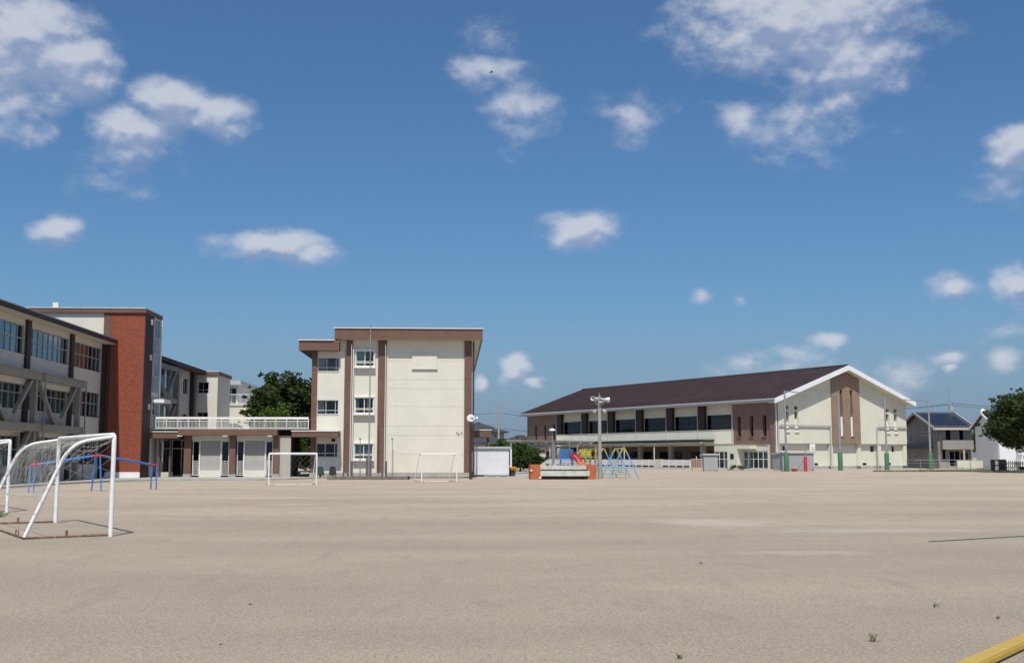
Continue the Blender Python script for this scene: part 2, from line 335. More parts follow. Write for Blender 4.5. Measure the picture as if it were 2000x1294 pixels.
class MB:
    def __init__(s): s.v = []; s.f = []
    def add(s, P, F):
        o = len(s.v); s.v += [tuple(p) for p in P]; s.f += [tuple(i+o for i in f) for f in F]; return s
    def box(s, u0, u1, w0, w1, z0, z1, fr=ID):
        P = [fr(u, w, z) for z in (z0, z1) for w in (w0, w1) for u in (u0, u1)]
        return s.add(P, [(0, 2, 3, 1), (4, 5, 7, 6), (0, 1, 5, 4), (2, 6, 7, 3), (0, 4, 6, 2), (1, 3, 7, 5)])
    def hull2(s, A, B):
        n = len(A)
        return s.add(list(A)+list(B), [tuple(range(n)), tuple(range(2*n-1, n-1, -1))]+[(i, (i+1) % n, n+(i+1) % n, n+i) for i in range(n)])
    def tube(s, pts, r, n=8, r1=None, cap=True):
        pts = [Vector(p) for p in pts]; m = len(pts); rings = []; up = None
        for i, p in enumerate(pts):
            d = (pts[min(i+1, m-1)]-pts[max(i-1, 0)])
            if d.length < 1e-9: d = Vector((0, 0, 1))
            d.normalize()
            if up is None: up = Vector((0, 0, 1)) if abs(d.z) < .9 else Vector((1, 0, 0))
            x = d.cross(up)
            if x.length < 1e-4: x = d.cross(Vector((0, 1, 0)))
            x.normalize(); y = x.cross(d).normalized(); up = y
            rr = r if r1 is None else r+(r1-r)*i/(m-1)
            rings.append([p+(x*math.cos(2*math.pi*k/n)+y*math.sin(2*math.pi*k/n))*rr for k in range(n)])
        P = [q for g in rings for q in g]; F = []
        for i in range(m-1):
            for k in range(n): F.append((i*n+k, i*n+(k+1) % n, (i+1)*n+(k+1) % n, (i+1)*n+k))
        if cap: F += [tuple(range(n-1, -1, -1)), tuple((m-1)*n+k for k in range(n))]
        return s.add(P, F)
    def bar(s, p, q, a, b=None):
        """square bar from p to q; a horizontal, b other thickness"""
        b = a if b is None else b
        p = Vector(p); q = Vector(q); d = (q-p).normalized(); up = Vector((0, 0, 1)) if abs(d.z) < .95 else Vector((0, 1, 0))
        x = d.cross(up).normalized()*a/2; y = x.normalized().cross(d)*b/2
        return s.hull2([p-x-y, p+x-y, p+x+y, p-x+y], [q-x-y, q+x-y, q+x+y, q-x+y])
    def lathe(s, prof, c=(0, 0, 0), d=(0, 0, 1), n=16):
        c = Vector(c); d = Vector(d).normalized(); up = Vector((0, 0, 1)) if abs(d.z) < .9 else Vector((1, 0, 0))
        x = d.cross(up).normalized(); y = x.cross(d); m = len(prof)
        P = [c+d*h+(x*math.cos(2*math.pi*k/n)+y*math.sin(2*math.pi*k/n))*r for r, h in prof for k in range(n)]
        F = [(i*n+k, i*n+(k+1) % n, (i+1)*n+(k+1) % n, (i+1)*n+k) for i in range(m-1) for k in range(n)]
        if prof[0][0] > 1e-6: F.append(tuple(range(n-1, -1, -1)))
        if prof[-1][0] > 1e-6: F.append(tuple((m-1)*n+k for k in range(n)))
        return s.add(P, F)
    def quadgrid(s, fn, nu, nv):
        P = [fn(i/nu, j/nv) for j in range(nv+1) for i in range(nu+1)]
        return s.add(P, [(j*(nu+1)+i, j*(nu+1)+i+1, (j+1)*(nu+1)+i+1, (j+1)*(nu+1)+i) for j in range(nv) for i in range(nu)])
    def wall(s, u0, u1, z0, z1, t, fr, holes=()):
        """wall slab between w=0 and w=-t with rectangular openings (u0,u1,z0,z1)"""
        us = sorted({u0, u1, *[h for H in holes for h in H[:2] if u0 < h < u1]}); zs = sorted({z0, z1, *[h for H in holes for h in H[2:4] if z0 < h < z1]})
        def solid(i, j):
            if not (0 <= i < len(us)-1 and 0 <= j < len(zs)-1): return False
            a = (us[i]+us[i+1])/2; b = (zs[j]+zs[j+1])/2
            return not any(H[0] < a < H[1] and H[2] < b < H[3] for H in holes)
        for i in range(len(us)-1):
            for j in range(len(zs)-1):
                if not solid(i, j): continue
                a, b, c, d = us[i], us[i+1], zs[j], zs[j+1]
                P = [fr(u, w, z) for z in (c, d) for w in (0, -t) for u in (a, b)]
                F = [(0, 1, 5, 4), (2, 6, 7, 3)]
                if not solid(i-1, j): F.append((0, 4, 6, 2))
                if not solid(i+1, j): F.append((1, 3, 7, 5))
                if not solid(i, j-1): F.append((0, 2, 3, 1))
                if not solid(i, j+1): F.append((4, 5, 7, 6))
                s.add(P, F)
        return s
    def build(s, name, m, parent=None, smooth=False, recalc=True):
        org = ORG.get(parent.name, None) if parent else None
        V = s.v
        if org is not None: V = [(x-org[0], y-org[1], z-org[2]) for x, y, z in V]
        me = bpy.data.meshes.new(name); me.from_pydata(V, [], s.f)
        if recalc:
            bm = bmesh.new(); bm.from_mesh(me); bmesh.ops.remove_doubles(bm, verts=bm.verts, dist=1e-5); bmesh.ops.recalc_face_normals(bm, faces=bm.faces); bm.to_mesh(me); bm.free()
        me.materials.append(MATS[m])
        if smooth: me.shade_smooth(); me.set_sharp_from_angle(angle=R(38))
        o = bpy.data.objects.new(name, me); COL.objects.link(o)
        if parent:
            o.parent = parent
            if org is not None: ORG[o.name] = org
        return o
def tag(o, label=None, cat=None, group=None, kind=None):
    for k, v in (('label', label), ('category', cat), ('group', group), ('kind', kind)):
        if v: o[k] = v
    return o
def thing(name, label, cat, loc=(0, 0, 0), rz=0., group=None, world=False):
    """an Empty at the thing's base; world=True: its parts are written in world metres"""
    o = bpy.data.objects.new(name, None); COL.objects.link(o); o.location = loc; o.rotation_euler = (0, 0, rz); o.empty_display_size = .3
    if world: ORG[o.name] = loc
    return tag(o, label, cat, group)
def copy_tree(o, parent=None, **kw):
    c = o.copy(); COL.objects.link(c)
    if parent: c.parent = parent
    for ch in list(o.children): copy_tree(ch, c)
    for k, v in kw.items():
        if k in ('label', 'group'): c[k] = v
        else: setattr(c, k, v)
    return c
def box(name, m, parent, *a, fr=ID): return MB().box(*a, fr=fr).build(name, m, parent)

def window(parent, fr, u0, u1, z0, z1, w, cols=2, trans=(), fm='alu', gm='glass', ft=.05, dp=.07, curtain=None, side=.0, mull=None):
    """window frame (part) with one pane for each light (sub-parts)"""
    f = MB(); f.box(u0, u1, w-dp, w, z0, z0+ft, fr).box(u0, u1, w-dp, w, z1-ft, z1, fr)
    f.box(u0, u0+ft, w-dp, w, z0+ft, z1-ft, fr).box(u1-ft, u1, w-dp, w, z0+ft, z1-ft, fr)
    xs = mull if mull else [u0+(u1-u0)*i/cols for i in range(1, cols)]
    zz = [z0+(z1-z0)*q for q in trans]; b = ft*.5
    for x in xs: f.box(x-b, x+b, w-dp+.005, w-.005, z0+ft, z1-ft, fr)
    for z in zz: f.box(u0+ft, u1-ft, w-dp+.008, w-.008, z-b, z+b, fr)
    fo = f.build('window', fm, parent)
    X = [u0+ft*.6]+list(xs)+[u1-ft*.6]; Z = [z0+ft*.6]+zz+[z1-ft*.6]
    for i in range(len(X)-1):
        for j in range(len(Z)-1):
            MB().box(X[i]+.004, X[i+1]-.004, w-dp*.62, w-dp*.5, Z[j]+.004, Z[j+1]-.004, fr).build('pane', gm, fo)
    if curtain:
        for (a, b_, cm) in curtain:
            A = u0+(u1-u0)*a; B = u0+(u1-u0)*b_; n = max(6, int((B-A)/.07)); ph = random.random()*6
            zb = z0+.04+random.uniform(0, .12)
            MB().quadgrid(lambda p, q: fr(A+(B-A)*p, w-.22+.045*math.sin(p*n*1.15+ph)+.02*math.sin(p*n*.37), zb+(z1-zb)*q), n*2, 1).build('curtain', cm, fo, True, recalc=False)
    return fo

# ------------------------------------------------------------------ ground
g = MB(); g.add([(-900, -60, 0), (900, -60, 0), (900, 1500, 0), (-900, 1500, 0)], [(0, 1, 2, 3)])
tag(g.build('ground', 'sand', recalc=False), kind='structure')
def flat(name, poly, z0, z1, m):
    a = [(x, y, z0) for x, y in poly]; b = [(x, y, z1) for x, y in poly]
    return tag(MB().hull2(a, b).build(name, m), kind='structure')
flat('pavement', [(-45, 40), (-22.6, 40), (-22.5, 66), (-21.6, 72.6), (-19.6, 75.4), (-13, 76.6), (-11.4, 78.4), (-10.2, 81.5), (-9, 83.0), (-9, 92), (-45, 92)], -.3, .10, 'concrete')
flat('pavement', [(1.8, 84.5), (5.5, 84.5), (8, 95), (16, 104), (12, 118), (1.8, 118)], -.3, .035, 'concrete')

# ------------------------------------------------------------------ left classroom building
LB = thing('classroom_building', 'long three storey classroom building with steel braces and brown roof edge', 'building', (-25.1, 60, .1), world=True)
FR = F_right(-25.1)
BAYS = [(51.6, 58.6), (59.15, 66.15), (66.75, 73.75), (74.3, 80.5)]
FLO = [(1.05, 2.8), (4.3, 6.05), (7.5, 9.22)]
holes = [(a+.06, b-.06, z0, z1) for a, b in BAYS for z0, z1 in FLO]
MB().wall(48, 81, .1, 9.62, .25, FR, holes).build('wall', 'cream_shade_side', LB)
box('rear_wall', 'room_wall', LB, -34.2, -34, 48, 81, .1, 9.6)
box('end_wall', 'cream', LB, -34, -25.36, 48, 48.25, .1, 9.6)
for z in (.12, 3.3, 6.5): box('floor_slab', 'room_wall', LB, -34, -25.36, 48.3, 80.9, z, z+.15)
MB().box(-35, -24.2, 47, 80.97, 9.63, 9.90).build('roof', 'brown_dark', LB); MB().box(-25.08, -24.26, 47.1, 80.9, 9.58, 9.625).build('soffit', 'cream_shade_side', LB)
MB().box(-24.3, -24.16, 47, 80.97, 9.9, 9.96).build('gutter', 'steel_grey', LB)
for y0, y1 in ((50.95, 51.5), (58.6, 59.15), (66.15, 66.75), (73.75, 74.3), (80.45, 80.98)):
    box('column', 'brown_dark', LB, y0, y1, .003, .16, .1, 9.57, fr=FR)
CUR = {('g',): 0}
for bi, (a, b) in enumerate(BAYS):
    for fi, (z0, z1) in enumerate(FLO):
        if bi == 3: cu = [(0, .10, 'curtain_white'), (.12, .52, 'curtain_red'), (.86, 1, 'curtain_green')]
        elif bi == 2 and fi == 2: cu = [(.03, .36, 'curtain_green'), (.38, .62, 'curtain_green'), (.66, .95, 'curtain_green')]
        elif bi == 1: cu = [(.0, .12, 'curtain_white'), (.66, .98, 'curtain_green')]
        else: cu = [(.04, .2, 'curtain_white'), (.8, .97, 'curtain_green')]
        window(LB, FR, a+.06, b-.06, z0, z1, -.08, 8 if bi < 3 else 7, (.55,), 'alu_old', 'glass', .06, .08, cu)
        box('sill', 'coping', LB, a+.04, b-.04, -.10, .05, z0-.05, z0, fr=FR)
# seismic steel frame over the lower two storeys
def brace(root, Y0, Y1, zb, zt, fr, V=True, s=.23):
    m = (Y0+Y1)/2
    P = lambda u, z: fr(u, .58, z)
    if V: L = [((Y0+.25, zt), (m-.35, zb)), ((Y1-.25, zt), (m+.35, zb))]
    else: L = [((Y0+.25, zb), (m-.35, zt)), ((Y1-.25, zb), (m+.35, zt))]
    for (a, b) in L: MB().bar(P(*a), P(*b), s, s).build('diagonal_brace', 'steel_beige', root)
    MB().box(m-.55, m+.55, .46, .70, (zb if V else zt-.5), (zb+.5 if V else zt), fr).build('gusset_plate', 'steel_beige', root)
for (z0, z1) in ((3.06, 3.46), (6.06, 6.50)):
    box('brace_beam', 'steel_beige', LB, 50.9, 74.6, .42, .82, z0, z1, fr=FR)
    box('beam_flange', 'steel_beige', LB, 50.9, 74.62, .38, .90, z1, z1+.05, fr=FR)
box('brace_backing', 'cream_shade_side', LB, 50.9, 74.4, .003, .40, 3.0, 3.3, fr=FR)
box('brace_backing', 'cream_shade_side', LB, 50.9, 74.4, .003, .40, 5.72, 6.3, fr=FR)
for y in (51.2, 58.87, 66.45, 74.03): box('brace_post', 'steel_beige', LB, y-.16, y+.16, .42, .74, .1, 6.06, fr=FR)
for (a, b) in BAYS[:3]:
    brace(LB, a, b, 3.5, 6.05, FR, True); brace(LB, a, b, .15, 3.05, FR, True)
for y in (59.6, 67.15, 74.5): MB().tube([FR(y, .95, .1), FR(y, .95, 6.5)], .055).build('downpipe', 'steel_beige', LB, True)
MB().tube([FR(80.3, .5, .1), FR(80.3, .5, 9.55)], .06).build('downpipe', 'brown_dark', LB, True)

# ------------------------------------------------------------------ brick stair tower
TW = thing('stair_tower', 'red brick stair tower with cream flank rising above the long building', 'building', (-23.5, 81, .1), world=True)
FT = F_front(81.0); TR = F_right(-22.28)
MB().box(-24.68, -22.28, 80.98, 85.4, .5, 11.9).build('brick_wall', 'red_brick', TW)
MB().box(-24.72, -22.26, 80.93, 82.6, .1, .5).build('plinth', 'white_trim', TW)
box('pilaster', 'brown', TW, -25.2, -24.69, .0, .08, 9.9, 11.9, fr=F_front(81.06))
MB().box(-33, -25.2, 81.05, 85.4, 9.4, 11.9).build('upper_wall', 'cream', TW)
MB().box(-25.2, -24.69, 81.07, 85.4, .1, 11.9).build('brown_wall', 'brown_dark', TW)
MB().box(-33, -25.2, 81.07, 85.4, .1, 9.4).build('core_wall', 'cream_shade_side', TW)
MB().box(-33.2, -22.2, 80.84, 85.5, 11.9, 12.2).build('roof_edge', 'brown', TW)
for i in range(9): MB().box(-33.2+i*1.224, -33.2+i*1.224+1.2, 80.80, 85.55, 12.202, 12.26).build('coping', 'coping', TW)
MB().box(-29.6, -29.2, 83, 83.5, 12.26, 12.9).build('vent', 'coping', TW)
MB().box(81.0, 83.15, .003, .05, .1, 11.88, TR).build('side_panel', 'brown_dark', TW)
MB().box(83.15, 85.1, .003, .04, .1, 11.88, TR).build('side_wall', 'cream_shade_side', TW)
for (z0, z1) in ((10.3, 11.75), (7.5, 9.2), (4.6, 6.0)):
    window(TW, TR, 83.3, 84.7, z0, z1, .12, 2, (), 'alu', 'glass_dark', .05, .07)
    box('spandrel', 'steel_grey', TW, 83.3, 84.7, .045, .10, z0-1.2, z0-.01, fr=TR)
MB().tube([TR(85.25, .08, .1), TR(85.25, .08, 11.9)], .07).build('downpipe', 'white_trim', TW, True)
for z in (11.2, 8.6, 5.0): box('wall_lamp', 'coping', TW, 82.3, 82.55, .052, .16, z, z+.4, fr=TR)
MB().box(-22.2, -21.3, 83.2, 85.2, 5.55, 5.8).build('door_hood', 'white_trim', TW)

# ------------------------------------------------------------------ rear classroom wing
RW = thing('rear_classroom_wing', 'shaded rear classroom wing with diagonal steel braces behind the brick tower', 'building', (-25.1, 97, .1), world=True)
rb = [(86.2, 91.6), (92.2, 99.6)]
rh = [(a, b, z0, z1) for a, b in rb for z0, z1 in FLO]+[(101.0, 102.0, 7.4, 8.9), (103.4, 106.6, 7.4, 8.9), (101, 106.6, 4.2, 5.6)]
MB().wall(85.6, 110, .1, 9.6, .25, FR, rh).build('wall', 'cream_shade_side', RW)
box('rear_wall', 'room_wall', RW, -34.2, -34, 85.6, 110, .1, 9.6)
for z in (.12, 3.3, 6.5): box('floor_slab', 'room_wall', RW, -34, -25.36, 85.6, 109.9, z, z+.15)
MB().box(-35, -24.2, 85.56, 110.2, 9.6, 9.92).build('roof', 'brown_dark', RW)
for a, b in rb:
    for z0, z1 in FLO: window(RW, FR, a, b, z0, z1, -.08, 5, (.55,), 'alu', 'glass', .06, .08, [(.05, .3, 'curtain_white'), (.55, .7, 'curtain_white')])
window(RW, FR, 101, 102, 7.4, 8.9, -.08, 1, (), 'alu', 'glass_dark'); window(RW, FR, 103.4, 106.6, 7.4, 8.9, -.08, 3, (), 'alu', 'glass_dark'); window(RW, FR, 101, 106.6, 4.2, 5.6, -.08, 5, (), 'alu', 'glass_dark')
for y in (85.9, 91.9, 99.95): box('brace_post', 'steel_beige', RW, y-.25, y+.25, .3, .8, .1, 9.3, fr=FR)
for z in (3.1, 6.2, 9.0): box('brace_beam', 'steel_beige', RW, 85.65, 100.2, .34, .76, z, z+.4, fr=FR)
for a, b in rb:
    for z in (3.5, 6.6): brace(RW, a, b, z, z+2.5, FR, True, .3)
box('column', 'brown_dark', RW, 107.3, 108.2, .003, .4, .1, 9.58, fr=FR)

# rear block with its sunlit end wall
RB = thing('rear_stair_block', 'sunlit cream stair block with small dark window beyond the rear wing', 'building', (-24.6, 110.2, .1), world=True)
FB = F_front(110.25)
MB().wall(-26.4, -23.1, .1, 9.55, .2, FB, [(-25.0, -23.95, 7.75, 8.85), (-25.0, -23.95, 4.9, 5.9)]).build('wall', 'cream', RB)
MB().wall(110.46, 116.4, .1, 9.55, .2, F_right(-23.1), []).build('side_wall', 'cream', RB)
box('back_wall', 'room_wall', RB, -26.4, -23.3, 116.2, 116.4, .1, 9.55); box('west_wall', 'room_wall', RB, -26.6, -26.4, 110.4, 116.4, .1, 9.55)
MB().box(-26.6, -23.0, 110.1, 116.6, 9.55, 9.85).build('roof_edge', 'brown', RB); MB().box(-26.6, -22.97, 110.07, 116.6, 9.852, 9.92).build('coping', 'coping', RB)
window(RB, FB, -25.0, -23.95, 7.75, 8.85, -.06, 2, (.3,), 'alu', 'glass_dark', .05); window(RB, FB, -25.0, -23.95, 4.9, 5.9, -.06, 2, (.3,), 'alu', 'glass_dark', .05)

# far terrace building with balcony railing
TB = thing('terrace_building', 'cream building with white railed roof terrace behind the dark tree', 'building', (-20, 120, .1), world=True)
MB().box(-25.2, -13, 119.5, 132, .1, 6.95).build('wall', 'cream', TB)
MB().box(-25.25, -12.9, 119.4, 132.1, 6.95, 7.15).build('terrace_slab', 'coping', TB)
MB().box(-25.0, -23.35, 122, 131, 7.15, 9.3).build('upper_wall', 'cream_shade_side', TB)
MB().box(-25.4, -22.9, 121, 131.6, 9.3, 9.75).build('roof', 'grey_trim', TB)
window(TB, F_front(122.0), -24.6, -23.5, 7.2, 9.0, .05, 2, (), 'alu', 'glass_dark')
def railing(root, p0, p1, z0, z1, n, m='rail_white', post=8, top=.07, name='baluster', bw=.022, pw=.05, rail2=None):
    p0 = Vector((*p0, 0)); p1 = Vector((*p1, 0)); d = p1-p0
    up = lambda z: Vector((0, 0, z))
    MB().bar(p0+up(z1-top/2), p1+up(z1-top/2), .09, top).build('handrail', m, root)
    MB().bar(p0+up(z0+.03), p1+up(z0+.03), .05, .05).build('bottom_rail', m, root)
    if rail2: MB().bar(p0+up(rail2), p1+up(rail2), .045, .045).build('middle_rail', m, root)
    hi = rail2 if rail2 else z1-top
    for i in range(n+1):
        q = p0+d*i/n
        if i % post == 0 or i == n: MB().bar(q+up(z0-.05), q+up(z1-top), pw, pw).build('post', m, root)
        else: MB().bar(q+up(z0+.055), q+up(hi-.022), bw, bw).build(name, m, root)
railing(TB, (-25.0, 119.7), (-17.5, 119.7), 7.2, 8.2, 50)

# ------------------------------------------------------------------ link building
LK = thing('link_building', 'low link building with rolling shutters under a white railed walkway', 'building', (-16.5, 83.8, .1), world=True)
FL = F_front(83.8)
MB().box(-20.15, -12.95, 83.0, 91, 3.15, 3.58).build('walkway_edge', 'brown', LK)
MB().box(-22.2, -20.16, 83.2, 91, 2.94, 3.38).build('canopy_edge', 'brown', LK); MB().box(-22.24, -20.17, 83.15, 91, 3.382, 3.45).build('coping', 'coping', LK)
MB().box(-12.94, -10.66, 85.4, 91, 3.1, 3.55).build('passage_roof', 'brown', LK)
MB().box(-22.2, -10.7, 83.35, 91, 3.585, 3.63).build('walkway_floor', 'concrete', LK)
railing(LK, (-22.0, 83.75), (-10.78, 83.75), 3.68, 4.52, 112, 'rail_white', 8, .17, rail2=4.22)
for x0, x1 in ((-19.83, -19.32), (-16.54, -16.07), (-13.33, -12.86)):
    box('column', 'brown', LK, x0, x1, -.3, .22, .32, 3.14, fr=FL); box('column_base', 'foundation', LK, x0-.03, x1+.03, -.3, .26, .1, .32, fr=FL)
for (a, b) in ((-19.31, -16.55), (-16.06, -13.34)):
    box('lintel', 'cream', LK, a, b, -.2, .0, 2.75, 3.14, fr=FL)
    s0 = a+.62; s1 = s0+1.48
    sh = MB(); nz = 26
    for i in range(nz):
        z = .60+i*(2.14/nz); h = 2.14/nz
        sh.hull2([FL(s0, -.10, z), FL(s0, -.085, z+h*.5), FL(s0, -.10, z+h), FL(s0, -.14, z+h), FL(s0, -.14, z)], [FL(s1, -.10, z), FL(s1, -.085, z+h*.5), FL(s1, -.10, z+h), FL(s1, -.14, z+h), FL(s1, -.14, z)])
    sh.build('rolling_shutter', 'shutter', LK)
    box('shutter_base', 'cream', LK, s0, s1, -.2, -.02, .1, .60, fr=FL)
    for x in (s0, s1): box('shutter_guide', 'rail_white', LK, x-.05 if x == s0 else x, x if x == s0 else x+.05, -.16, .0, .1, 2.75, fr=FL)
    for (u0, u1) in ((a+.06, s0-.06), (s1+.06, b-.04)):
        w_ = window(LK, FL, u0, u1, .22, 2.74, -.05, 1, (), 'rail_white', 'glass_dark', .045, .06)
        for i in range(1, 5): box('lattice_bar', 'rail_white', w_, u0+(u1-u0)*i/5-.009, u0+(u1-u0)*i/5+.009, -.05, -.03, .27, 1.30, fr=FL)
        for i in range(1, 9): box('lattice_bar', 'rail_white', w_, u0+.045, u1-.045, -.029, -.012, .22+i*.13-.009, .22+i*.13+.009, fr=FL)
MB().box(-19.3, -12.9, 87.6, 87.8, .1, 3.1).build('inner_wall', 'room_wall', LK)
box('end_wall', 'panel_grey', LK, -12.84, -12.05, -.35, .08, .1, 3.14, fr=FL); MB().box(-12.25, -12.05, 84.2, 88, .1, 3.09).build('passage_wall', 'brown_dark', LK)
for x in (-20.05, -16.75, -13.5): box('downlight', 'lamp_white', LK, x-.17, x+.17, .55, .78, 3.07, 3.148, fr=FL)
# entrance recess beside the tower
MB().box(-22.2, -19.85, 88.2, 88.4, .1, 2.93).build('entrance_wall', 'dark_interior', LK)
window(LK, F_front(86.5), -22.1, -20.0, .15, 2.9, 0, 3, (.75,), 'alu', 'glass_dark', .06)
for x in (-20.95, -21.75): MB().box(x-.06, x+.06, 84.0, 84.2, .1, 2.93).build('entrance_post', 'brown', LK)
MB().box(-22.0, -20.9, 84.4, 84.9, .1, .45).build('bench', 'concrete_pale', LK)

# ------------------------------------------------------------------ central block
CB = thing('school_block', 'cream three storey school block with brown columns and deep brown roof edge', 'building', (-4.5, 84, .08), world=True)
FC = F_front(84.0)
# left stair bay
lw = [(7.96, 9.01), (4.75, 5.8), (1.56, 2.59)]
MB().wall(-10.22, -8.25, .4, 9.48, .25, FC, [(-10.2, -8.62, a, b) for a, b in lw]).build('wall', 'cream', CB)
for a, b in lw:
    window(CB, FC, -10.2, -8.62, a, b, -.1, 3, (.28,), 'alu', 'glass', .045, .07, [(.0, .3, 'curtain_white')] if a > 4 else None, mull=[-9.55, -8.85])
    box('sill', 'coping', CB, -10.21, -8.6, -.2, .04, a-.05, a, fr=FC)
MB().box(-8.25, -8.08, 83.98, 84.3, .4, 10.3).build('wall_return', 'cream', CB); MB().box(-9.6, -8.26, 84.0, 84.3, 9.49, 10.32).build('wall_return', 'cream', CB)
def column(u0, u1, zs, proud=.10, m='brown'):
    for a, b in zip(zs, zs[1:]): box('column_panel', m, CB, u0, u1, -.05, proud, a+.006, b-.006, fr=FC)
    box('column_core', 'brown_dark', CB, u0+.03, u1-.03, -.06, proud-.03, zs[0], zs[-1], fr=FC)
    box('column_foot', 'foundation', CB, u0-.02, u1+.02, -.05, proud+.02, .08, zs[0], fr=FC)
cz = [.40, 1.95, 3.85, 5.7, 7.4, 9.35, 10.3]
column(-10.63, -10.23, [.4, 2.2, 4.2, 6.2, 8.0, 9.46])
column(-8.07, -7.6, cz); column(-5.69, -5.05, cz); column(.81, 1.37, cz)
mw = [(-7.42, -5.93, 8.2, 9.58), (-7.42, -5.93, 4.68, 6.05), (-7.42, -5.93, 1.28, 2.6)]
MB().wall(-7.6, -5.69, .4, 10.32, .25, FC, mw).build('wall', 'cream', CB)
for i, (a, b, c, d) in enumerate(mw):
    cu = [[(.0, .45, 'curtain_green')], [(.0, .2, 'curtain_green'), (.62, .8, 'curtain_white')], [(.0, .5, 'curtain_white'), (.5, 1., 'curtain_white')]][i]
    wn = window(CB, FC, a+.06, b-.06, c+.14, d-.06, .12, 2, (.24,), 'rail_white', 'glass', .05, .12, cu)
    box('window_hood', 'rail_white', CB, a-.02, b+.02, .003, .24, d-.05, d+.02, fr=FC); box('window_ledge', 'rail_white', CB, a-.04, b+.04, .003, .34, c, c+.13, fr=FC)
    for x in (a-.02, b-.04): box('window_cheek', 'rail_white', CB, x, x+.06, .003, .2, c+.13, d-.05, fr=FC)
    MB().tube([FC(a+.05, .22, c+.5), FC(b-.05, .22, c+.5)], .018, 6).build('guard_rail', 'rail_white', CB, True)
# main wall of fibre cement panels with open joints
pz = [.40, 1.76, 3.17, 3.87, 5.34, 6.69, 7.36, 8.76, 10.32]; px = [-5.05, -2.1, .81]
for a, b in zip(pz, pz[1:]):
    xs = px if (b-a) > 1.0 else [px[0], px[2]]
    for c, d in zip(xs, xs[1:]):
        e0 = .0 if c == px[0] else .0025; e1 = 0. if d == px[2] else .0025
        box('wall_panel', 'cream', CB, c+e0, d-e1, -.06, random.uniform(-.001, .001), a+.009, b-.009, fr=FC)
box('wall_core', 'cream', CB, -5.05, .81, -.25, -.016, .4, 10.32, fr=FC)
MB().box(-10.6, 1.4, 83.96, 84.3, .06, .395).build('foundation', 'foundation', CB)
box('name_board', 'cream', CB, -3.13, -1.25, .003, .10, 8.2, 9.28, fr=FC)
box('name_board_edge', 'coping', CB, -3.16, -1.22, .003, .13, 8.14, 8.197, fr=FC)
MB().box(1.13, 1.38, 84.3, 116, .1, 10.3).build('side_wall', 'cream', CB); MB().box(-10.6, -10.35, 84.3, 100, .1, 9.46).build('side_wall', 'cream', CB)
MB().box(-10.35, 1.13, 99.8, 100, .1, 10.3).build('rear_wall', 'room_wall', CB)
for z in (.3, 3.4, 6.8): MB().box(-10.34, 1.12, 84.4, 99.8, z, z+.15).build('floor_slab', 'room_wall', CB)
MB().box(-8.91, 2.16, 83.2, 116.2, 10.33, 10.36).build('soffit', 'cream_shade_side', CB)
for i in range(4):
    a = -8.91+i*11.07/4; MB().box(a+.004, a+11.07/4-.004, 83.18, 83.3, 10.32, 11.12).build('fascia_panel', 'brown', CB)
MB().box(2.05, 2.17, 83.31, 116.2, 10.32, 11.12).build('fascia_side', 'brown', CB); MB().box(-8.92, -8.8, 83.31, 116, 10.32, 11.12).build('fascia_side', 'brown', CB)
MB().box(-8.79, 2.04, 83.31, 116, 10.361, 11.0).build('roof', 'concrete', CB)
MB().box(-8.97, 2.22, 83.1, 83.4, 11.122, 11.2).build('coping', 'coping', CB); MB().box(2.0, 2.22, 83.401, 116, 11.122, 11.2).build('coping', 'coping', CB)
MB().box(-11.54, -8.56, 83.22, 83.32, 9.47, 10.2).build('fascia_panel', 'brown', CB); MB().box(-11.54, -11.44, 83.301, 99, 9.47, 10.2).build('fascia_side', 'brown', CB)
MB().box(-11.43, -8.56, 83.325, 83.99, 9.48, 10.1).build('roof', 'brown_dark', CB); MB().box(-11.43, -9.61, 84.0, 99, 9.48, 10.1).build('roof', 'brown_dark', CB); MB().box(-11.6, -8.93, 83.12, 83.42, 10.202, 10.28).build('coping', 'coping', CB)
MB().box(-11.82, -8.46, 82.5, 83.95, 3.03, 3.42).build('porch_canopy', 'brown', CB); MB().box(-11.86, -8.42, 82.45, 83.95, 3.422, 3.5).build('porch_coping', 'coping', CB)
MB().lathe([(.02, 0), (.14, .05), (.16, .16), (.1, .24), (.02, .26)], (-8.85, 83.2, 2.68), (0, -.3, 1), 10).build('porch_lamp', 'plastic_dark', CB, True)
for x in (-7.52, -8.13): MB().tube([FC(x, .36, .1), FC(x, .36, 9.6)], .035).build('downpipe', 'rail_white' if x > -8 else 'brown', CB, True)
MB().tube([(-4.98, 83.93, .1), (-4.98, 83.93, 10.2)], .035).build('downpipe', 'rail_white', CB, True)
MB().tube([(1.5, 83.75, .1), (1.5, 83.75, 10.25)], .06).build('downpipe', 'brown_dark', CB, True)
for x, z in ((.28, 3.42), (.62, 3.42), (.42, 3.3)): MB().lathe([(.03, 0), (.05, .05), (.035, .10), (.0, .11)], (x, 83.998, z), (0, -1, 0), 10).build('wall_fitting', 'steel_grey', CB, True)
MB().tube([(.28, 83.94, 3.42), (.42, 83.93, 3.3)], .012, 6).build('cable', 'steel_grey', CB, True)

# brown covered walk behind the block
CW = thing('covered_walk', 'brown flat canopy of a covered walk behind the white shed', 'canopy', (3.5, 112, 0), world=True)
MB().box(1.9, 3.75, 110, 114, 3.5, 4.15).build('roof', 'brown', CW); MB().box(1.88, 3.79, 109.95, 114.05, 4.152, 4.25).build('coping', 'coping', CW)
for y in (110.3, 113.6): MB().box(3.4, 3.55, y, y+.15, 0, 3.5).build('post', 'brown', CW)

